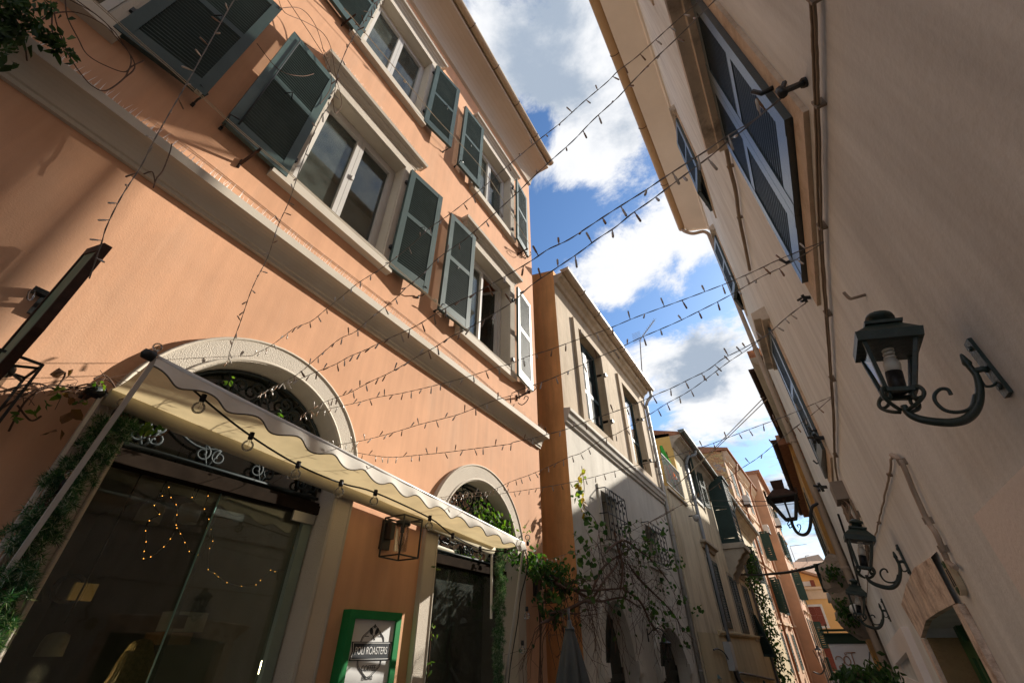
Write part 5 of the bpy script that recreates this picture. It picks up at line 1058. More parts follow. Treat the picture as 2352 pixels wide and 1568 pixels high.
    mb.build('scroll_ornament',lg,t)
    mb=MB(); a=L1(2234,781); b=L1(2311,908); mb.hexa([tuple(Vector((x,y,z))) for z,x,y in ()]) if 0 else None
    mb.box(-.003+0,.012,-.016,.016,b.z,a.z) 
    for z in (a.z-.02,b.z+.02): mb.tube([(-.008,0,z),(.0,0,z)],.006,6)
    mb.build('wall_plate',lg,t)
    t.location=loc; t.scale=(scale,)*3; return t
a0=plate0; bl=bracket_lantern((a0.x-.004,Y1,a0.z),'nearest and largest dark green swan-neck lantern with a spiral bulb on the right wall','green swan-neck lanterns on the right wall',1.0)
for px,py,s,l in ((2079,1287,1.22,'middle dark green swan-neck lantern of the right wall, under the junction box'),(2036,1400,1.33,'farthest dark green swan-neck lantern of the right wall, lowest and beside the drainpipe')):
    a,z=hr(px,py); c=copy_tree(bl); c.location=Vector(FR(a,z,.006)); c.scale=(s,)*3; c['label']=l
    k_=s/1.0
# sunken doorway
mb=MB(FR)
mb.grid([[(2.74,1.80,-.0),(3.2,1.79,0),(3.7,1.775,0),(4.32,1.70,0)],[(2.74,1.80,.022),(3.2,1.79,.03),(3.7,1.775,.028),(4.32,1.70,.022)],[(2.70,1.97,.03),(3.2,1.985,.035),(3.8,1.96,.03),(4.55,1.90,.022)],[(2.70,1.99,0),(3.2,2.0,0),(3.8,1.98,0),(4.55,1.92,0)]],sm=False)
mb.build('door_lintel',mat('pink_pitted_stone',(.80,.67,.55),.95,.25,9,bump=1.0,bscale=50,stain=(.26,.14,.08),stainamt=.75,sscale=6,coarse=.4),b6)
mb=MB(FR); mb.box(4.25,4.36,-.6,1.695,.001,.02); mb.box(2.69,2.80,-.6,1.795,.001,.025); build_each(mb,'door_jamb_stone',MATS['pink_pitted_stone'],b6)
mb=MB(FR); mb.box(2.78,4.3,-.6,1.85,-.24,-.172); dr=mb.build('door',mat('green_painted_door',(.05,.15,.055),.5,.1,5,spec=.4),b6)
mb=MB(FR)
for a,b,c,d in ((4.09,4.2,-.6,1.76),(3.93,3.99,-.6,1.68),(3.99,4.09,1.60,1.68),(3.45,3.93,1.60,1.68),(3.45,3.52,-.6,1.60),(3.52,3.93,1.28,1.34)): mb.box(a,b,c,d,-.1715,-.15)
mb.build('door_moulding',MATS['green_painted_door'],dr)
mb=MB(FR); mb.box(4.215,4.248,-.6,1.70,-.17,-.001) ; mb.build('rough_reveal',mat('rough_brown_mortar',(.35,.25,.13),.95,.2,6,bump=1,bscale=60,coarse=.5),b6)
# number plate
a,z=hr(2186,1326,.02); npq=thing('house_number_plate','small ceramic house number plate painted with plants and black marks above the stone lintel','plaque',FR(a,z,0)); mb=MB(FR); ell=[(a+.055*math.cos(t*PI/10)*(1),z+.062*math.copysign(abs(math.sin(t*PI/10))**.6,math.sin(t*PI/10))) for t in range(20)]; mb.plate(ell,[],0.002,.022); mb.build('tile',mat('cream_ceramic',(.55,.47,.33),.35,spec=.5),npq)
mb=MB(FR); mb.bar((a-.02,z-.03,.023),(a-.02,z+.03,.023),.006,.003); mb.bar((a+.012,z-.03,.023),(a+.012,z+.03,.023),.009,.003); mb.bar((a+.02,z-.03,.023),(a+.012,z-.0,.023),.009,.003); mb.build('numerals',ink,npq)
mb=MB(FR)
for s in (-1,1):
    for i in range(7): 
        c=(a+s*.0+R_.uniform(-.02,.02),z+s*.045+R_.uniform(-.006,.006)); mb.bar((c[0],c[1]-.008,.0225),(c[0]+R_.uniform(-.01,.01),c[1]+.008,.0235),.006,.002)
mb.build('painted_leaves',mat('plate_green',(.03,.09,.03),.4),npq)
# white raised frames beyond and before the door
ww_=mat('smooth_white_wash',(.88,.82,.77),.9,.04,1.5,bump=.15)
mb=MB(FR); mb.plate([(4.95,-.6),(7.4,-.6),(7.4,1.66),(4.95,1.78)],[[(5.35,-.59),(7.15,-.59),(7.15,1.50),(5.35,1.62)]],0,.05); mb.box(5.35,7.15,-.59,1.4,.001,.012); mb.build('shop_window_surround',ww_,b6)
mb=MB(FR); mb.box(-2.5,1.84,-.6,1.965,.001,.03); mb.build('whitewashed_panel',ww_,b6)
mb=MB(FR); mb.sweep([(.0,-1),(.05,-1),(.03,1.2),(0,1.3)],[(lambda d:-5,lambda d:d),(lambda d:-4.9,lambda d:d)]); mb.build('plinth',rwall,b6)
# ================================================================ RIGHT BUILDINGS 2,3,4
brickR=masonry('thin_red_brick',(.36,.17,.09),(.46,.26,.15),(.30,.24,.18),.22,.065,plaster=(.40,.31,.22),pamt=.56)
stoneR=masonry('rubble_stone',(.34,.28,.21),(.22,.18,.14),(.12,.10,.08),.35,.2,stone=True)
x1,k2,zg2,_=lin((1728,849),(1796,1000),9.6); FR2=Facade(x1+.24,9.6,k2,-1)
b7_=thing('red_brick_house','old thin brick house with rubble stone base behind the drainpipe','building',(1.5,11,0))
mb=MB(FR2); mb.box(8.9,14.0,3.4,zg2-.2,-5,0); mb.build('upper_wall',brickR,b7_); mb=MB(FR2); mb.box(8.9,14.0,-1.5,3.395,-5,.02); mb.build('lower_wall',stoneR,b7_)
mb=MB(FR2); mb.sweep([(0,zg2-.45),(.05,zg2-.45),(.08,zg2-.3),(.16,zg2-.2),(.2,zg2-.1),(0,zg2-.1)],[(lambda d:8.9,lambda d:d),(lambda d:14,lambda d:d)]); mb.build('eaves_moulding',stone_trim,b7_)
gutter(FR2,b7_,9.55,14.05,zg2,.24,.08,rust,brk=1.5); mb=MB(FR2); mb.box(8.9,14,zg2-.1,zg2+.08,-5,.2); mb.build('roof',MATS['terracotta_tiles'],b7_)
sh_pair(FR2,b7_,10.3,11.2,3.9,5.3,mat('brown_shutter_paint',(.09,.06,.04),.6,.2,5),sur=stone_trim,pitch=.08); sh_pair(FR2,b7_,12.4,13.2,3.7,5.1,MATS['brown_shutter_paint'],sur=stone_trim,pitch=.08)
x1,k3,zg3r,_=lin((1778,1011),(1837.6,1173.6),14.1); FR3=Facade(x1+.3,14.1,k3,-1)
b8_=thing('ochre_stained_house','stained orange ochre house with a rusty gutter beyond the red brick house','building',(2,18,0))
mb=MB(FR3); mb.box(14.1,24,-2,zg3r-.2,-5,0); mb.build('wall',mat('stained_orange_plaster',(.55,.30,.09),.9,.12,1.2,bump=.4,stain=(.26,.18,.12),stainamt=.7,sscale=.9,coarse=.3),b8_)
gutter(FR3,b8_,14.05,24.05,zg3r,.3,.09,rust,brk=1.5); mb=MB(FR3); mb.box(14.0,24,zg3r-.2,zg3r+.1,-5,.24); mb.build('roof',MATS['terracotta_tiles'],b8_)
for a in (15.5,18.0,21): 
    sh_pair(FR3,b8_,a,a+.9,3.9,5.4,gsh,sur=stone_trim,pitch=.09); sh_pair(FR3,b8_,a,a+.9,1.6,3.1,gsh,sur=stone_trim,pitch=.09)
FR4=Facade(.07*24+.3,24,.02,-1); b9_=thing('far_right_house','far orange fronted house on the right edge of the lane','building',(3,30,0)); mb=MB(FR4); mb.box(24.1,57,-2,5.2,-5,0); mb.build('wall',mat('stained_orange_plaster',(1,1,1)),b9_)
def rear(name,label,x0,x1,y0,y1,z0,z1):  # unseen houses added so that their shadow edge falls on the left fronts
    t=thing(name,label,'building',((x0+x1)/2,(y0+y1)/2,0)); mb=MB(); mb.hexa([(x0,y0,-2),(x1,y0,-2),(x1,y1,-2),(x0,y1,-2),(x0,y0,z0),(x1,y0,z0),(x1,y1,z1),(x0,y1,z1)]); mb.build('wall',MATS['ochre_plaster'],t)
    mb=MB(); mb.hexa([(x0-.2,y0-.2,z0+.003),(x1,y0-.2,z0+.003),(x1,y1,z1+.003),(x0-.2,y1,z1+.003),(x0-.2,y0-.2,z0+.15),(x1,y0-.2,z0+.15),(x1,y1,z1+.15),(x0-.2,y1,z1+.15)]); mb.build('roof',MATS['terracotta_tiles'],t)
rear('rear_shadow_house','unseen ochre house with sloping roof added behind the right row for its shadow, nearer one',3.1,9,20.9,26,12.0,14.4); rear('rear_shadow_house','unseen ochre house added behind the right row for its shadow, farther and longer one',3.3,9,26.2,44,14.2,14.4)
# rock-faced stone, open green shutter, floodlight, globe lamp
t=thing('open_green_shutter','flat dark green shutter standing open above the rubble stone wall','shutter',ony(1890,1320,12.0)); c8=lambda x,y:((3000+x*.3827)*.5742,(2131+y*.3827)*.5742)
quadleaf(t,ony(*c8(680,318),11.6),ony(*c8(800,318),12.0),ony(*c8(885,612),12.0),ony(*c8(790,618),11.6),'leaf',gsh,th=.04,nsl=22); mb=MB(); mb.bar(ony(*c8(815,430),12.05),ony(*c8(905,635),12.05),.04); mb.build('edge_batten',mat('bright_green_batten',(.01,.13,.07),.5),t)
a=ony(*c8(905,685),11.0); t=thing('floodlight','small grey boxy floodlight on the stone wall','floodlight',a); mb=MB(); mb.tube([a+Vector((-.14,0,.02)),a+Vector((.16,0,-.02))],.085,10); mb.build('housing',mat('grey_flood_metal',(.4,.39,.38),.4,spec=.5),t)
a=ony(*c8(1105,800),10.0); t=thing('globe_lamp','small white globe lamp on the rubble wall behind the farthest green lantern','wall lamp',a); mb=MB(); mb.lathe([(max(.001,.085*math.sin(PI*i/10)),-.085*math.cos(PI*i/10)) for i in range(11)],a,14); mb.build('globe',mat('opal_globe',(.7,.68,.64),.3,spec=.5),t); mb=MB(); mb.bar(a,a+Vector((.2,0,.0)),.04); mb.build('bracket',black_iron,t)
rb=MB(); rr=random.Random(5)
mb=MB()
for (cx,cy_,r) in ((935,490,.34),(1010,600,.22),(950,400,.2),(1040,700,.3),(1080,760,.25),(900,340,.2),(1130,900,.3),(1080,900,.25)):
    c=ony(*c8(cx,cy_),10.9); 
    rows_=[]
    for i in range(9):
        a=PI*i/8; rows_.append([(c.x+r*math.sin(a)*math.cos(b)*rr.uniform(.8,1.15),c.y+r*.7*math.sin(a)*math.sin(b),c.z+r*math.cos(a)*rr.uniform(.85,1.1)) for b in [2*PI*j/12 for j in range(12)]])
    mb.grid(rows_,sm=False,close=True)
mb.build('protruding_stones',mat('pale_rubble',(.34,.28,.22),.95,.25,5,bump=.9,bscale=25,coarse=.6,stain=(.15,.12,.09)),b7_)
mb=MB()
lv=MB(); leaves(lv,[ony(*c8(x,y),10.6) for x,y in ((985,790),(1010,850),(1020,900),(975,750),(860,425),(870,415))],260,.07,.08,rr,asp=.6)
t=thing('wall_fern','green tufts growing out of the rubble stone wall','plant',ony(*c8(1000,850),10.6)); lv.build('leaves',ivy,t)
# shop canopy box with lettering closing the lane low down
YK=15.0; sk=thing('shop_canopy','white shop front with dark green top rail and thin gold letters behind the potted tree','shop front',(0,YK,0)); FK=lambda s,z,d:(s,YK-d,z)
tl=ony(*c8(765,1060),YK); tb=ony(*c8(800,1155),YK); bt=ony(*c8(885,1430),YK); bb=ony(*c8(900,1500),YK)
xl=(tl.x+tb.x)/2; mb=MB(FK); mb.box(xl,1.6,tb.z,tl.z,-1.2,.02); mb.box(xl-.03,1.6,tl.z+.0,tl.z+.03,-1.2,.08); mb.box(xl-.05,1.6,tl.z+.07,tl.z+.11,-.3,.1); mb.box(xl+.1,xl+.13,tl.z+.03,tl.z+.22,-.1,-.06); mb.build('green_top_rail',mat('bottle_green_paint',(.022,.05,.022),.5,.1,5,bump=.1),sk)
xs_=xl+.04; mb=MB(FK); mb.box(xs_,1.6,bt.z,tb.z-.002,-1.15,.0); mb.box(xs_,1.6,-1.2,bb.z-.002,-1.15,-.001); pn=mb.build('white_board',mat('white_shop_board',(.88,.88,.9),.5,.03,2),sk)
mb=MB(FK); mb.box(xs_,1.6,bb.z,bt.z-.002,-1.15,.01); mb.build('green_strip',mat('shop_green_strip',(.03,.10,.045),.5),sk)
gold=mat('rose_gold_letters',(.45,.26,.17),.35,.05,4,metal=.6); dkl=mat('dark_grey_letters',(.10,.095,.09),.5)
cz=lambda x,y:((3250+x*.1792)*.5742,(2450+y*.1792)*.5742)
def stroke(mb,pts,sm=True,r=.011): q=[ony(*cz(*p),YK-.012) for p in pts]; mb.tube(crom(q,5) if sm else q,r,5)
mb=MB(); stroke(mb,[(520,1040),(525,985),(570,965),(630,985),(690,1050),(705,1120),(680,1165),(620,1175),(600,1200),(615,1230),(665,1225)]); mb.build('letter',gold,sk)
mb=MB(); stroke(mb,[(780+70*math.cos(a)+.35*95*math.sin(a),1065+100*math.sin(a)) for a in [2*PI*i/16 for i in range(17)]]); mb.build('letter',gold,sk)
mb=MB(); stroke(mb,[(735+22*math.cos(a),905+22*math.sin(a)) for a in [2*PI*i/10 for i in range(11)]],r=.007); mb.build('letter_ring',gold,sk)
mb=MB(); stroke(mb,[(755,882),(955,882)],False); stroke(mb,[(860,890),(925,1080),(960,1200)],False); mb.build('letter',gold,sk)
mb=MB(); stroke(mb,[(1270,1130),(1268,870),(1460,1110)],False,.014); mb.build('letter',dkl,sk)
mb=MB(); stroke(mb,[(860,1330),(825,1325),(800,1345),(805,1375),(830,1400)],r=.008); stroke(mb,[(880,1340),(890,1375)],False,.008); stroke(mb,[(930,1340),(880,1420)],False,.008); mb.build('letter',mat('white_letters',(.6,.6,.58),.5),sk)
# potted ficus
YT=5.6; tx=ony(1985,1560,YT).x; ft=thing('ficus_tree','small glossy leaved potted tree with drooping leaves at the foot of the drainpipe','tree',(tx,YT,-.2)); mb=MB(); base=Vector((tx,YT,.1)); tp=ony(1990,1548,YT)
mb.tube([base,Vector((tx+.02,YT,.8)),tp],[.03,.025,.012],7); tip=[]
rt_=random.Random(9)
for i in range(46):
    d=Vector((rt_.uniform(-1,1),rt_.uniform(-1,1),rt_.uniform(.1,1))).normalized(); e=tp+Vector((d.x*.26,d.y*.26,-.18+d.z*.24)); mb.tube([tp-Vector((0,0,.3)),(tp+e)/2+Vector((0,0,.02)),e],[.008,.005,.002],4); tip+=[e,(tp+e)/2]
mb.build('trunk',bark,ft); lv=MB(); leaves(lv,tip,800,.045,.075,rt_,asp=.42,hang=.75); lv.build('crown',leaf_mat('ficus_leaves',[(.012,.035,.01),(.03,.075,.018),(.06,.12,.03)],.2),ft)
mb=MB(); mb.lathe([(0,0),(.16,0),(.21,.38),(.23,.38),(.23,.42),(.19,.42),(.19,.36),(0,.36)],(tx,YT,-.25),16); mb.build('pot',mat('terracotta_box',(1,1,1)),ft)
# old open lantern across the sky
YO=8.7; ol=thing('old_street_lantern','weathered rusty street lantern frame without glass on a curved iron arm by the drainpipe','street lantern',ony(1868,1165,YO)); c4b=lambda x,y:((3072+x*.5812)*.5742,(1820+y*.5812)*.5742)
def O(x,y,dy=0): p=ony(*c4b(x,y),YO); return Vector((p.x,YO+dy,p.z))
oi=mat('old_lantern_iron',(.03,.03,.028),.6,.2,20,bump=.3,bscale=60)
mb=MB(); ct=O(100,300); cb=O(158,440); wt=(O(205,270)-O(0,325)).length/2*.95; wb=(O(205,430)-O(115,440)).length/2*.75
cor=lambda c,w:[c+Vector((sx*w,sy*w,0)) for sx,sy in ((-1,-1),(1,-1),(1,1),(-1,1))]
a_,b_=cor(ct,wt*.92),cor(cb,wb)
for i in range(4): mb.bar(a_[i],b_[i],.03); mb.bar(b_[i],b_[(i+1)%4],.025,.03); mb.bar(a_[i],a_[(i+1)%4],.03,.03)
mb.bar(cb,cb+Vector((0,0,.45)),.03); mb.build('frame',oi,ol)
mb=MB(); r0,r1=cor(ct,wt*1.02),cor(ct+Vector((0,0,.14)),.10); mb.hexa([tuple(p) for p in r0+r1]); r2=cor(ct+Vector((0,0,.14)),.085); r3=cor(ct+Vector((0,0,.29)),.095); mb.hexa([tuple(p) for p in r2+r3])
for p in r0: mb.bar(p,p+Vector((0,0,.10)),.03)
mb.build('roof',rust,ol)
mb=MB(); mb.tube(crom([cb-Vector((0,0,.02)),O(172,485),O(200,530),O(240,548),O(275,530),O(292,480),O(295,400),O(305,355),O(345,330)],6),[.024]*49,8); mb.tube(crom([O(180,500),O(165,470),O(145,480),O(150,500),O(165,490)],5),.008,5); mb.tube(crom([O(190,515),O(205,540),O(225,500),O(220,478),O(200,480),O(210,495)],5),.008,5); mb.tube(crom([cb,O(135,470),O(150,495)],4),.008,4); mb.build('arm',oi,ol)
# ================================================================ fairy light strings
def conv(o,s): return lambda x,y:((o[0]+x*s)*.5742,(o[1]+y*s)*.5742)
q2=conv((1024,0),.5805);q3=conv((2048,0),.5811);q6=conv((1024,910),.5805);q7=conv((2048,910),.5805);q8=conv((3072,910),.5805);qb=conv((2500,1600),.3827);q3b=conv((2048,1820),.5812);q1=conv((0,0),.5805);q5=conv((0,910),.5805);qh=conv((2650,0),.3507)
bm_=MB(); bm_.lathe([(0,.0),(.0022,0),(.0022,.014),(.0038,.018),(.0042,.044),(.0028,.048),(0,.048)],(0,0,0),6); 
tmpl=bm_.build('bulb',[mat('clear_led_bulb',(.42,.38,.33),.2,spec=.9)]); mesh_bulb=tmpl.data
bpy.data.objects.remove(tmpl)
bm_=MB(); bm_.lathe([(0,.0),(.0022,0),(.0022,.014),(.0038,.018),(.0042,.044),(.0028,.048),(0,.048)],(0,0,0),6)
tmpl=bm_.build('bulb',[mat('amber_led_bulb',(.20,.10,.04),.3,spec=.7)]); mesh_bulb2=tmpl.data; bpy.data.objects.remove(tmpl)
rs=random.Random(21)
def fairy(label,px,A,B,step=.088,r=.0016):
    A=Vector(A);B=Vector(B); P=[vplane(p,A,B) for p in px]; c=crom(P,8)
    # resample
    L=[0]; 
    for i in range(1,len(c)): L.append(L[-1]+(c[i]-c[i-1]).length)
    def at(s):
        for i in range(1,len(L)):
            if s<=L[i]: return c[i-1].lerp(c[i],(s-L[i-1])/max(1e-9,L[i]-L[i-1])), (c[i]-c[i-1]).normalized()
        return c[-1],(c[-1]-c[-2]).normalized()
    t=thing('fairy_light_string',label,'string lights',P[0],'fairy light strings strung over the lane')
    n=int(L[-1]/.02); 
    for ph in (0,PI):
        mb=MB(); q=[]
        for i in range(n+1):
            p,d=at(L[-1]*i/n); u=d.cross(Vector((0,0,1))).normalized(); w=u.cross(d); a=i*.9+ph; q.append(p+(u*math.cos(a)+w*math.sin(a))*r*.8)
        mb.tube(q,r,4); mb.build('wire',wire_clear,t)
    step=max(step,L[-1]/97); k=int(L[-1]/step)
    for i in range(k):
        p,d=at((i+.5)*step+rs.uniform(-.01,.01)); e=Vector((rs.uniform(-.6,.6),rs.uniform(-.6,.6),rs.choice((-1,-1,1,-1))*rs.uniform(.6,1)+0)); e=(e-d*e.dot(d)*.7).normalized()
        o=bpy.data.objects.new('bulb',mesh_bulb if rs.random()<.6 else mesh_bulb2); COL.objects.link(o); o.parent=t; o.matrix_parent_inverse=WM[t.name].inverted()
        o.matrix_basis=Matrix.Translation(p)@e.to_track_quat('Z','Y').to_matrix().to_4x4()
    return t
XA=-3.1
def LA(p,X=XA): return onx(p[0],p[1],X)
def RA(p,d=.05): a,z=FR.hit(p[0],p[1],d); return Vector(FR(a,z,d))
rt0=Vector((-1.2,1.0,7.5))
fairy('fairy light string dropping to the brown projecting sign at the far left',[(545,-10),(520,30),(430,190),(395,250),(350,330),(325,380),(280,450),(245,520),(232,562),(205,640)],Vector((-2.35,.26,3.3)),onx(520,30,-1.7))
fairy('fairy light string falling steeply past the main window to the large arch',[(884,-10),(860,12),(838,50),(822,70),(798,110),(775,170),(765,225),(730,285),(690,385),(665,460),(638,520),(615,590),(580,660),(552,740),(530,800),(522,840)],LA((522,840)),onx(860,12,-1.5))
fairy('upper fairy light string from the large arch to the highest right hand shutters',[(522,850),(590,790)if 0 else q6(0,868),q6(80,828),q6(170,765),q6(270,690),q6(380,645),q6(480,565),q6(580,485),q6(700,385),q6(850,290),q6(1000,180),q6(1110,85),q6(1200,0),q2(1330,1480),q2(1520,1330),q2(1660,1210),q2(1764,1120),q3(170,975),q3(330,850),q3(490,705),q3(650,570),q3(730,490),q3(850,400),q3(1000,265),q3(1150,130),q3(1290,10)],LA(q6(0,868)),RA((1610,-10)))
fairy('lower fairy light string from the large arch to the highest right hand shutters',[q6(20,1140),q6(90,1120),q6(200,1060),q6(300,1000),q6(400,915),q6(480,845),q6(580,765),q6(680,720),q6(760,650),q6(860,570),q6(960,490),q6(1040,410),q6(1150,320),q6(1240,225),q6(1370,130),q6(1480,50),q3(0,1360),q3(90,1275),q3(150,1215),q3(280,1095),q3(420,970),q3(560,825),q3(720,680),q3(800,595),q3(960,430),q3(1140,260),q3(1320,80),q3(1420,-20)],LA(q6(20,1140)),RA((1665,-15)))
clamp=RA((1812,205),.12)
fairy('fairy light string ending at the iron clamp on the big shutter, upper of the two',[q6(30,1155),q6(130,1090),q6(280,1050),q6(400,1000),q6(540,945),q6(640,890),q6(760,840),q6(900,770),q6(1080,690),q6(1230,600),q6(1370,520),q6(1500,460),q6(1640,380),q6(1764,310),q7(150,218),q7(250,150),q7(380,90),q7(520,0),q3(650,1480),q3(800,1385),q3(920,1310),q3(1060,1215),q3(1200,1125),q3(1350,1030),q3(1450,960),q3(1570,885),q3(1680,820),qh(1340,1125)],LA(q6(30,1155)),clamp)
fairy('fairy light string ending at the iron clamp on the big shutter, lower of the two',[q6(300,1300),q6(400,1240),q6(500,1190),q6(640,1140),q6(780,1065),q6(900,1010),q6(1010,950),q6(1110,890),q6(1240,820),q6(1330,760),q6(1450,700),q6(1560,640),q6(1764,515),q7(130,400),q7(290,290),q7(460,175),q7(580,85),q7(710,0),q3(820,1475),q3(950,1385),q3(1090,1280),q3(1230,1175),q3(1380,1065),q3(1490,970),q3(1600,890),q3(1700,800),qh(1350,1130)],LA(q6(300,1300)),clamp+Vector((0,0,-.01)))
cb_=RA((1890,556),.03)
fairy('upper fairy light string from the large arch to the cable bundle',[q6(320,1290),q6(430,1262),q6(560,1235),q6(700,1205),q6(830,1170),q6(980,1145),q6(1140,1110),q6(1320,1065),q6(1500,1015),q6(1650,965),q6(1764,935),q7(100,890),q7(250,845),q7(400,790),q7(530,745),q7(680,690),q7(800,640),q7(900,600),q7(1050,545),q7(1200,490),q7(1400,415),q7(1560,350),q7(1764,258),q8(0,255),q8(150,190),q8(385,95)],LA(q6(320,1290)),cb_)
fairy('lower fairy light string from the large arch to the cable bundle',[q6(480,1512),q6(600,1490),q6(740,1465),q6(860,1435),q6(1000,1395),q6(1130,1355),q6(1270,1320),q6(1400,1285),q6(1540,1230),q6(1660,1185),q6(1764,1155),q7(0,1140),q7(120,1095),q7(260,1045),q7(430,970),q7(600,890),q7(720,840),q7(860,770),q7(1000,710),q7(1150,645),q7(1290,575),q7(1400,520),q7(1550,440),q7(1700,350),q8(0,318),q8(150,245),q8(300,155),q8(385,100)],LA(q6(480,1512)),cb_+Vector((0,.01,-.01)))
ccl=RA((1860,680),.06)
fairy('fairy light string to the black clips on the right wall, upper of the two',[q6(640,1540),q6(900,1580),q6(1130,1565),q6(1330,1545),q6(1520,1520),q6(1640,1505),q6(1764,1488),q7(0,1480),q7(140,1450),q7(260,1420),q7(400,1380),q7(540,1325),q7(700,1270),q7(860,1210),q7(980,1155),q7(1100,1105),q7(1230,1040),q7(1350,980),q7(1450,905),q7(1560,850),q7(1680,785),q7(1764,738),q8(80,660),q8(180,580),q8(265,515)],LA(q6(640,1540)),ccl)
fairy('lower fairy light string, from the small arch to the black clips on the right wall',[(1010,1142),(1090,1131),(1130,1125),q3b(0,178),q3b(120,135),q3b(260,75),q3b(400,10),q7(480,1550),q7(620,1460),q7(720,1420),q7(860,1340),q7(960,1280),q7(1060,1215),q7(1180,1150),q7(1280,1085),q7(1400,995),q7(1500,920),q7(1600,855),q7(1700,780),q8(50,690),q8(150,600),q8(262,520)],LA((1010,1142)),ccl+Vector((0,.0,-.01)))
far=RA((1911,912),.03)
fairy('fairy light string from the small arch to the lower end of the cable bundle',[(1015,1146),(1080,1140),(1130,1136),q3b(0,253),q3b(120,235),q3b(250,215),q3b(400,187),q3b(560,150),q3b(700,112),q3b(860,70),q3b(1000,40),qb(300,645),qb(440,600),qb(560,570),qb(640,540),qb(750,507),qb(880,465),qb(1050,400),qb(1180,350),qb(1290,308),qb(1420,260),qb(1560,210),qb(1700,160),q8(30,1330),q8(190,1270),q8(300,1220),q8(435,1165)],LA((1015,1146)),far)
fairy('lowest faint fairy light string from the overgrown corner lantern to the cable bundle',[(1230,1285),q3b(260,715),q3b(440,655),q3b(600,605),q3b(750,558),q3b(900,480),q3b(1010,432),q3b(1120,370),qb(240,1285),qb(400,1190),qb(560,1110),qb(700,1040),qb(850,965),qb(1010,852),qb(1120,780),qb(1220,710),qb(1340,635),qb(1430,570),qb(1570,455),qb(1700,350),qb(1829,250),q8(160,1395),q8(300,1290),q8(440,1170)],LA((1230,1285),-2.9),far+Vector((0,0,-.01)),step=.11)
# ropes, washing lines and cables
def line(name,label,cat_,pts,r,m,n=1,gap=.02,knots=()):
    t=thing(name,label,cat_,pts[0])
    for j in range(n):
        mb=MB(); mb.tube(crom([Vector(p)+Vector((0,0,gap*j)) for p in pts],5),r,5); mb.build('line',m,t)
    for k in knots:
        mb=MB(); k=Vector(k)
        for i in range(4): a=i*1.7; mb.tube([k+Vector((.015*math.cos(b+a),.02*math.sin(b),.015*math.sin(b+a))) for b in [x*.7 for x in range(9)]],.004,4)
        mb.build('knot',m,t)
    return t
def LX(*p,X=-2.97): return [onx(x,y,X) for x,y in p]
line('washing_line','double washing line running under the first floor windows of the salmon house','washing line',LX((200,-10),(255,40),(310,90),(380,150),(450,212),(520,275),(600,345),(665,400),(760,485),(860,575),(960,660),(1040,730),(1130,810),(1222,900)),.0032,rope,2,.02,knots=LX((455,213),(1000,690)))
line('washing_line','double washing line under the top floor windows of the salmon house','washing line',LX((790,20),(850,90),(930,185),(1000,270),(1070,345),(1130,420),(1215,560),X=-2.98),.003,rope,2,.018,knots=LX((930,187),X=-2.98))
for px,l,X in (((595,345),'rusty washing line pulley under the left shutter of the main window',-2.97),((815,35),'rusty washing line pulley under the upper left shutter',-2.98),((1215,900),'curled iron washing line bracket at the near corner of the salmon house, lower floor',-2.97),((1210,572),'curled iron washing line bracket at the corner of the salmon house, upper floor',-2.98)):
    p=onx(*px,X); w=onx(*px,X); w=Vector((-3.19,w.y-.02,w.z-.06)); t=thing('line_pulley',l,'pulley',w); mb=MB(); mb.bar(w,p,.022); mb.lathe([(0,-.008),(.03,-.008),(.022,0),(.03,.008),(0,.008)],p,12,(0,1,0)); mb.tube([w+Vector((0,.0,-.05)),w+Vector((0,0,.06))],.012,6)
    if 'curled' in l: mb.tube(crom([w+Vector((.02,0,-.1)),w+Vector((.08,.02,-.14)),w+Vector((.16,.03,-.10)),w+Vector((.2,.03,-.03)),w+Vector((.15,.02,0)),w+Vector((.12,.02,-.05))],5),.008,5)
    mb.build('bracket',rust,t)
A=Vector(F3(14.55,6.1,.1)); B=Vector(FR2(10.2,5.3,.1)); A=ony(1551,1117,16.4)
for s,l in ((0,'left of two taut pale ropes crossing from the balcony to the brick house'),(1,'right of two taut pale ropes crossing from the balcony to the brick house')):
    e=ony(1748+s*8,919+s*3,10.2); line('taut_rope',l,'rope',[A+Vector((0,0,-.0)),A.lerp(e,.5)+Vector((0,0,-.02)),e+(e-A)*.02],.010,rope)
p0=ony(*conv((2500,2131),.3827)(1170,470),25.0); line('overhead_cable','thick black overhead cable sagging across the lane below the old lantern','cable',[p0,ony(*conv((2500,2131),.3827)(1200,435),24.6),ony(*conv((2500,2131),.3827)(1350,437),22),ony(*conv((2500,2131),.3827)(1500,430),19.5),ony(*c8(200,428),16.6),ony(*c8(400,408),15),ony(*c8(600,365),13.3),ony(*c8(760,322),12.2),ony(*c8(850,305),11.3)],.035,cable_black)
for y0,y1,l in ((1025,1055,'upper thin dark wire stretched level across the far lane'),(1085,1100,'lower thin dark wire stretched level across the far lane')):
    line('thin_wire',l,'cable',[ony(*qb(560,y0),18.4),ony(*qb(1000,y0+25),13.5),ony(*qb(1450,y1),12),ony(*qb(1829,y1-25),10.5)],.007,cable_black)
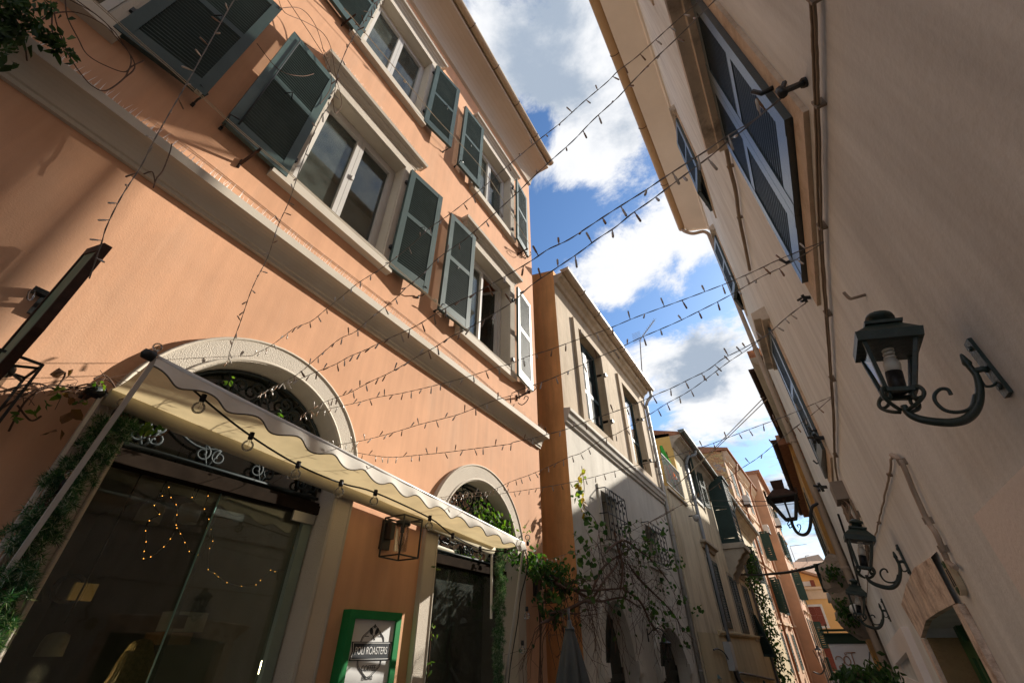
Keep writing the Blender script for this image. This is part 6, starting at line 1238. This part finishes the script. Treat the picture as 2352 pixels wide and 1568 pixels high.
# ================================================================ inside the shop
def IN(px,py,X): return onx(px,py,X)
amber=emis('warm_led',(1.0,.36,.06),3.5)
for (px,py,s,l) in ((345,1180,.72,'left of two hanging white enamel pendant lamps inside the shop'),(432,1180,.72,'right of two hanging white enamel pendant lamps inside the shop'),(122,1482,.6,'lit pendant lamp with an orange glow low inside the shop')):
    X=-4.6; p=IN(px,py,X); t=thing('pendant_lamp',l,'pendant lamp',p,'pendant lamps inside the shop'); mb=MB(); mb.lathe([(0,.13*s),(.05*s,.13*s),(.11*s,.10*s),(.125*s,.04*s),(.13*s,-.10*s)],p,20); mb.build('shade',mat('worn_white_enamel',(.62,.60,.52),.6,.1,12,stain=(.2,.12,.07),stainamt=.5,sscale=6),t); mb=MB(); mb.tube([p+Vector((0,0,.13)),Vector((p.x,p.y,3.51))],.006,5); mb.build('cord',cable_black,t)
    if px<200:
        pl=bpy.data.lights.new('pendant_light','POINT'); pl.energy=3.2; pl.color=(1,.72,.42); pl.shadow_soft_size=.05; po=bpy.data.objects.new('pendant_light',pl); COL.objects.link(po); po.location=p+Vector((0,0,-.16))
        mb=MB(); mb.lathe([(0,-.09*s),(.12*s,-.095*s)],p,16); mb.build('glow',emis('orange_glow',(1,.32,.04),.6),t)
fl=thing('indoor_fairy_lights','thin dark string of tiny amber lights draped from the shop ceiling','string lights',IN(400,1100,-4.4)); d1=conv((0,1820),.5812)
strands=[[(1165,130),(1150,160),(1115,280),(1060,345),(1095,405),(1025,450),(1000,520),(1003,595),(990,660),(985,710),(1035,698),(1125,630),(1170,575),(1215,500),(1240,540),(1270,600),(1300,660),(1360,685)],[(1445,80),(1435,140),(1430,280),(1405,370),(1435,440),(1420,500)],[(1380,130),(1355,200),(1320,290)],[(1160,220),(1175,290),(1210,340),(1215,410),(1210,480)],[(1450,510),(1462,590),(1440,640),(1430,785),(1475,812),(1500,835),(1560,875),(1660,900),(1760,890)],[(1790,860),(1860,790),(1890,800),(1980,770),(1985,700)]]
pts=[]
for s_ in strands:
    c=crom([IN(*d1(*p),-4.4) for p in s_],5); mb=MB(); mb.tube(c,.005,4); mb.build('wire',cable_black,fl); pts+=c[::5]
for p in pts:
    mb=MB(); mb.lathe([(0,-.004),(.004,0),(0,.004)],p+Vector((.006,0,0)),6); mb.build('led',amber,fl)
sh=thing('wall_shelf','short wooden shelf on the shop wall','shelf',IN(410,1455,-5.4)); a=IN(372,1450,-5.4); b=IN(440,1464,-5.4); mb=MB(); mb.box(-5.7,-5.4,a.y,b.y,a.z-.1,a.z); mb.build('board',mat('oak_shelf',(.35,.20,.09),.6,.15,8),sh)
em=thing('espresso_machine','small white and chrome espresso machine on the shelf in the shop','coffee machine',IN(420,1435,-5.5)); p=IN(418,1436,-5.5); mb=MB(); mb.box(p.x-.12,p.x+.1,p.y-.17,p.y+.17,a.z+.005,a.z+.17); mb.build('body',mat('white_machine',(.55,.53,.48),.3,spec=.5),em); mb=MB(); mb.box(p.x+.101,p.x+.11,p.y-.15,p.y-.03,a.z+.03,a.z+.14); mb.build('panel',cable_black,em)
lw=thing('lit_window','small lit pane glowing amber deep inside the shop','window',IN(190,1358,-6.5)); p=IN(193,1358,-5.0); mb=MB(); mb.box(-5.04,-5.0,p.y-.075,p.y-.004,p.z-.06,p.z+.06); mb.box(-5.04,-5.0,p.y+.004,p.y+.075,p.z-.06,p.z+.06); mb.build('pane',emis('amber_pane',(.26,.14,.04),.12),lw)
wl=thing('wall_letters','large dark letters AO on the inner shop wall','lettering',IN(120,1352,-5.8)); p=IN(120,1352,-5.8); letters('AO',.34,Matrix(((0,0,1,-5.8),(1,0,0,p.y),(0,1,0,p.z),(0,0,0,1))),mat('near_black_letters',(.01,.01,.01),.6),wl,'letter',ext=.01)
mb=MB(); q=IN(60,1310,-5.82); mb.box(-5.95,-5.82,-1.5,.55,0,2.35); st=mb.build('menu_wall',mat('grey_menu_board',(.12,.11,.10),.8),b1)
# wooden spoon and rail in the small window
wsn=thing('hanging_spoon','large polished wooden spoon hanging in the second shop window','decoration',onx(1050,1480,-3.75)); mb=MB(); tp=onx(1052,1410,-3.75); bt=onx(1046,1530,-3.75); cc=(tp+bt)/2
L_=(tp-bt).length
mb.tube([tp,tp.lerp(bt,.3),tp.lerp(bt,.45),tp.lerp(bt,.6),tp.lerp(bt,.8),tp.lerp(bt,.95),bt],[.012,.02,.04,.062,.070,.045,.01],14); mb.build('spoon_bowl',mat('polished_wood',(.20,.10,.03),.25,.2,12,spec=.6),wsn)
mb=MB(); mb.tube([tp,Vector((tp.x,tp.y,2.44))],.003,4); mb.build('cord',rope,wsn)
rl=thing('wooden_rail','thin wooden rail across the second shop window','rail',onx(1050,1518,-3.7)); a=onx(1000,1510,-3.7); mb=MB(); mb.box(-3.72,-3.68,3.8,5.3,a.z-.012,a.z+.012); mb.build('rail',mat('oak_shelf',(1,1,1)),rl)
# ---------------------------------------------------------------- customer seen from behind
X=-4.35; hp=onx(322,1488,X); PX,PY=hp.x,hp.y; HZ=1.54
pers=thing('person','person with long wavy blonde hair and a dark coat, standing inside the shop window','person',(PX,PY,0))
sk_=bpy.data.meshes.new('body'); J=[(0,0,.95,.15,.11),(0,0,1.15,.135,.10),(0,0,1.33,.16,.10),(0,0,1.43,.06,.055),(0,.0,1.50,.058,.06),(0,0,1.58,.078,.09),(0,0,1.68,.05,.06)]
vs=[(PX+j[0],PY+j[1],j[2]) for j in J]; rad=[(j[3],j[4]) for j in J]; ed=[(i,i+1) for i in range(6)]
def chain(st,pts,rs_):
    last=st
    for p,r in zip(pts,rs_): vs.append((PX+p[0],PY+p[1],p[2])); rad.append((r,r)); ed.append((last,len(vs)-1)); last=len(vs)-1
    return last
for s in (-1,1):
    chain(2,[(0,s*.17,1.37),(.02,s*.21,1.12),(-.10,s*.19,.93),(-.16,s*.18,.90)],[.055,.043,.032,.022])
    for f in range(5):
        chain(len(vs)-1 if f==0 else len(vs)-1-2*f,[(-.20-.004*f,s*(.155+.012*f),.885-.004*f),(-.225,s*(.152+.012*f),.865)],[.0085,.007])
    chain(0,[(0,s*.09,.86),(.01,s*.10,.48),(.03,s*.10,.08),(-.10,s*.11,.03)],[.09,.058,.04,.035])
sk_.from_pydata(vs,ed,[]); bo=bpy.data.objects.new('body',sk_); COL.objects.link(bo); md=bo.modifiers.new('s','SKIN'); 
for i,v in enumerate(sk_.skin_vertices[0].data): v.radius=rad[i]; v.use_root=(i==0)
bo.modifiers.new('u','SUBSURF').levels=1; dg=bpy.context.evaluated_depsgraph_get(); me=bpy.data.meshes.new_from_object(bo.evaluated_get(dg)); bpy.data.objects.remove(bo)
me.materials.clear(); me.materials.append(mat('skin',(.55,.33,.24),.5)); bo=bpy.data.objects.new('body',me); COL.objects.link(bo); attach(bo,pers)
mb=MB(); mb.grid([[(PX+r*a_*math.cos(t),PY+r*math.sin(t),z) for t in [2*PI*i/20 for i in range(20)]] for z,r,a_ in ((.55,.26,.75),(.8,.22,.75),(1.05,.2,.75),(1.25,.22,.7),(1.36,.23,.62),(1.42,.16,.7),(1.44,.08,.9))],close=True); mb.build('coat',mat('dark_coat_cloth',(.03,.03,.035),.9,.2,20),pers)
hair=MB(); rh=random.Random(4)
for i in range(420):
    a=rh.uniform(-1.9,1.9); r0=.088; ph=rh.uniform(0,.9); st=Vector((PX+r0*math.cos(a)*math.sin(ph+.1),PY+r0*math.sin(a)*math.sin(ph+.1),1.60+.10*math.cos(ph)))
    q=[st]; ln=rh.uniform(.5,.68)
    for k in range(1,12):
        u=k/11; rr_=.088+.045*min(1,u*1.4)+.006*rh.random(); w=.014*math.sin(u*14+i*.15)*u; q.append(Vector((PX+(rr_*1.0)*math.cos(a*.85)+w,PY+(rr_+.03*u)*math.sin(a*.9)+w,1.60+.06*math.cos(ph)-ln*u)))
    hair.tube(q,[.0045]*10+[.003,.001],3,False)
hair.lathe([(0.001,.115),(.05,.10),(.085,.05),(.097,-.02),(.09,-.1)],(PX,PY,1.585),16)
hair.build('hair',mat('blonde_hair',(.75,.55,.25),.45,.35,45,spec=.5,streak=.3),pers)
mb=MB(); f=Vector((PX-.088,PY,1.57))
for s in (-1,1): mb.lathe([(max(.0005,.012*math.sin(PI*i/6)),-.012*math.cos(PI*i/6)) for i in range(7)],f+Vector((.008,s*.03,.01)),8)
mb.build('eyes',mat('eye_white',(.6,.6,.6),.3),pers)
mb=MB(); mb.tube([f+Vector((.005,0,.02)),f+Vector((-.018,0,-.02)),f+Vector((.0,0,-.03))],[.006,.011,.006],6); mb.build('nose',MATS['skin'],pers); mb=MB(); mb.tube([f+Vector((.008,-.022,-.05)),f+Vector((0,0,-.048)),f+Vector((.008,.022,-.05))],.006,6); mb.build('mouth',mat('lips',(.4,.14,.12),.5),pers)
# green tops of three small lamps on the ochre front, at the lower edge of the view
for px,py in ((1647,1550),(1702,1562),(1790-32,1570)):
    a=ony(px,py+6,15.6 if px<1700 else 18.4); t=thing('lamp_top',('nearer' if px<1650 else 'middle' if px<1710 else 'farther')+' dark teal lantern standing under the ochre front at the lower edge','lantern',a); mb=MB(); mb.lathe([(0.001,.16),(.02,.15),(.03,.12),(.02,.10),(.05,.08),(.13,0),(.14,-.01),(.0,-.01)],a,6,sm=False); mb.build('cap',mat('teal_lantern_paint',(.01,.05,.045),.4,spec=.5),t); mb=MB(); mb.lathe([(.12,-.01),(.08,-.3),(0,-.3)],a,6,sm=False); mb.build('glass_panes',clear,t)
    t.name='garden_lantern'
# ================================================================ sky, sun, render
w=bpy.data.worlds.new('World'); sc.world=w; w.use_nodes=True; nt=w.node_tree; nt.nodes.clear(); L=nt.links
SUN=Vector((1.0,2.3,1.45)).normalized(); el=math.asin(SUN.z); az=math.atan2(SUN.x,SUN.y)
o=nn(nt,'ShaderNodeOutputWorld'); bg=nn(nt,'ShaderNodeBackground'); bg.inputs['Strength'].default_value=.10; L.new(bg.outputs[0],o.inputs[0])
sk=nn(nt,'ShaderNodeTexSky'); sk.sky_type='NISHITA'; sk.sun_disc=False; sk.sun_elevation=el; sk.sun_rotation=az; sk.air_density=1.0; sk.dust_density=.6; sk.ozone_density=2.0
tc=nn(nt,'ShaderNodeTexCoord'); sp=nn(nt,'ShaderNodeSeparateXYZ'); L.new(tc.outputs['Generated'],sp.inputs[0])
mz=nn(nt,'ShaderNodeMath',operation='MAXIMUM'); L.new(sp.outputs[2],mz.inputs[0]); mz.inputs[1].default_value=.04; az_=nn(nt,'ShaderNodeMath',operation='ADD'); L.new(mz.outputs[0],az_.inputs[0]); az_.inputs[1].default_value=.12
iv_=nn(nt,'ShaderNodeMath',operation='DIVIDE'); iv_.inputs[0].default_value=1; L.new(az_.outputs[0],iv_.inputs[1])
pv=nn(nt,'ShaderNodeVectorMath',operation='SCALE'); L.new(tc.outputs['Generated'],pv.inputs[0]); L.new(iv_.outputs[0],pv.inputs['Scale'])
def noise(scale,det,rough,off=(0,0,0),dist=0):
    mp=nn(nt,'ShaderNodeMapping'); mp.inputs['Location'].default_value=off; L.new(pv.outputs[0],mp.inputs['Vector']); n=nn(nt,'ShaderNodeTexNoise',Scale=scale,Detail=det,Roughness=rough,Distortion=dist); L.new(mp.outputs[0],n.inputs['Vector']); return n.outputs['Fac']
def mth(op,a,b):
    n=nn(nt,'ShaderNodeMath',operation=op)
    for i,v in enumerate((a,b)):
        if isinstance(v,(int,float)): n.inputs[i].default_value=v
        else: L.new(v,n.inputs[i])
    return n.outputs[0]
def blob(px,py,rad,amp):
    d=ray(px,py).normalized(); ds=nn(nt,'ShaderNodeVectorMath',operation='DISTANCE'); L.new(tc.outputs['Generated'],ds.inputs[0]); ds.inputs[1].default_value=d
    m=nn(nt,'ShaderNodeMapRange',interpolation_type='SMOOTHSTEP'); m.inputs['From Min'].default_value=0; m.inputs['From Max'].default_value=rad/973.; m.inputs['To Min'].default_value=amp; m.inputs['To Max'].default_value=0; L.new(ds.outputs['Value'],m.inputs['Value']); return m.outputs[0]
cov=mth('ADD',noise(4.2,14,.72,(3.1,1.7,0),.35),.065)
for b in ((1275,510,130,-.26),(1235,600,80,-.30),(1245,300,70,-.22),(1200,250,60,-.10),(1390,770,110,-.24),(1340,560,50,-.12),(1330,760,60,-.2),(1480,700,90,-.20),(1620,690,80,-.26),(1560,740,80,-.20),(1640,640,60,-.18),(1350,440,60,-.14),(1420,400,50,-.12),(1500,960,50,-.15),(1520,930,60,-.12),(1700,1060,150,-.10),(1790,1060,90,-.05),(1830,1220,60,-.1),
          (1380,350,130,.20),(1450,600,130,.20),(1550,520,110,.2),(1420,680,80,.12),(1600,830,150,.22),(1700,930,120,.18),(1620,950,90,.12),(1160,130,160,.18),(1330,150,150,.22),(1850,1275,50,.25),(1800,1150,70,.14)):
    cov=mth('ADD',cov,blob(*b))
mk=nn(nt,'ShaderNodeMapRange',interpolation_type='SMOOTHSTEP'); mk.inputs['From Min'].default_value=.44; mk.inputs['From Max'].default_value=.66; L.new(cov,mk.inputs['Value'])
shd=noise(4.2,10,.62,(9.3,4.1,2.0),.2)
for b in ((1620,830,120,.28),(1600,860,90,.15),(1180,90,170,.16),(1240,170,150,.2),(1310,230,110,.16),(1350,60,160,.05),(1800,1130,140,.30),(1700,1020,90,.12),(1430,120,120,.1),(1250,560,60,.1),(1380,430,120,-.2),(1500,560,130,-.22),(1640,960,70,-.12),(1850,1275,50,-.2)):
    shd=mth('ADD',shd,blob(*b))
ms=nn(nt,'ShaderNodeMapRange',interpolation_type='SMOOTHSTEP'); ms.inputs['From Min'].default_value=.50; ms.inputs['From Max'].default_value=.78; L.new(shd,ms.inputs['Value'])
cc=nn(nt,'ShaderNodeMix',data_type='RGBA'); L.new(ms.outputs[0],cc.inputs[0]); cc.inputs[6].default_value=(4.35,4.4,4.5,1); cc.inputs[7].default_value=(1.85,2.2,2.7,1)
skt=nn(nt,'ShaderNodeVectorMath',operation='MULTIPLY'); L.new(sk.outputs[0],skt.inputs[0]); skt.inputs[1].default_value=(.50,.66,.80)
fin=nn(nt,'ShaderNodeMix',data_type='RGBA'); L.new(mk.outputs[0],fin.inputs[0]); L.new(skt.outputs[0],fin.inputs[6]); L.new(cc.outputs[2],fin.inputs[7]); L.new(fin.outputs[2],bg.inputs['Color'])
ld=bpy.data.lights.new('sun','SUN'); ld.energy=4.2; ld.angle=math.radians(.5); ld.color=(1,.93,.82); lo=bpy.data.objects.new('sun',ld); COL.objects.link(lo); lo.rotation_euler=(-SUN).to_track_quat('-Z','Y').to_euler()
sc.view_settings.view_transform='Standard'; sc.view_settings.look='None'; sc.view_settings.exposure=1.2; sc.view_settings.gamma=1.0
sc.render.engine='CYCLES'
sc.cycles.max_bounces=8; sc.cycles.transparent_max_bounces=24
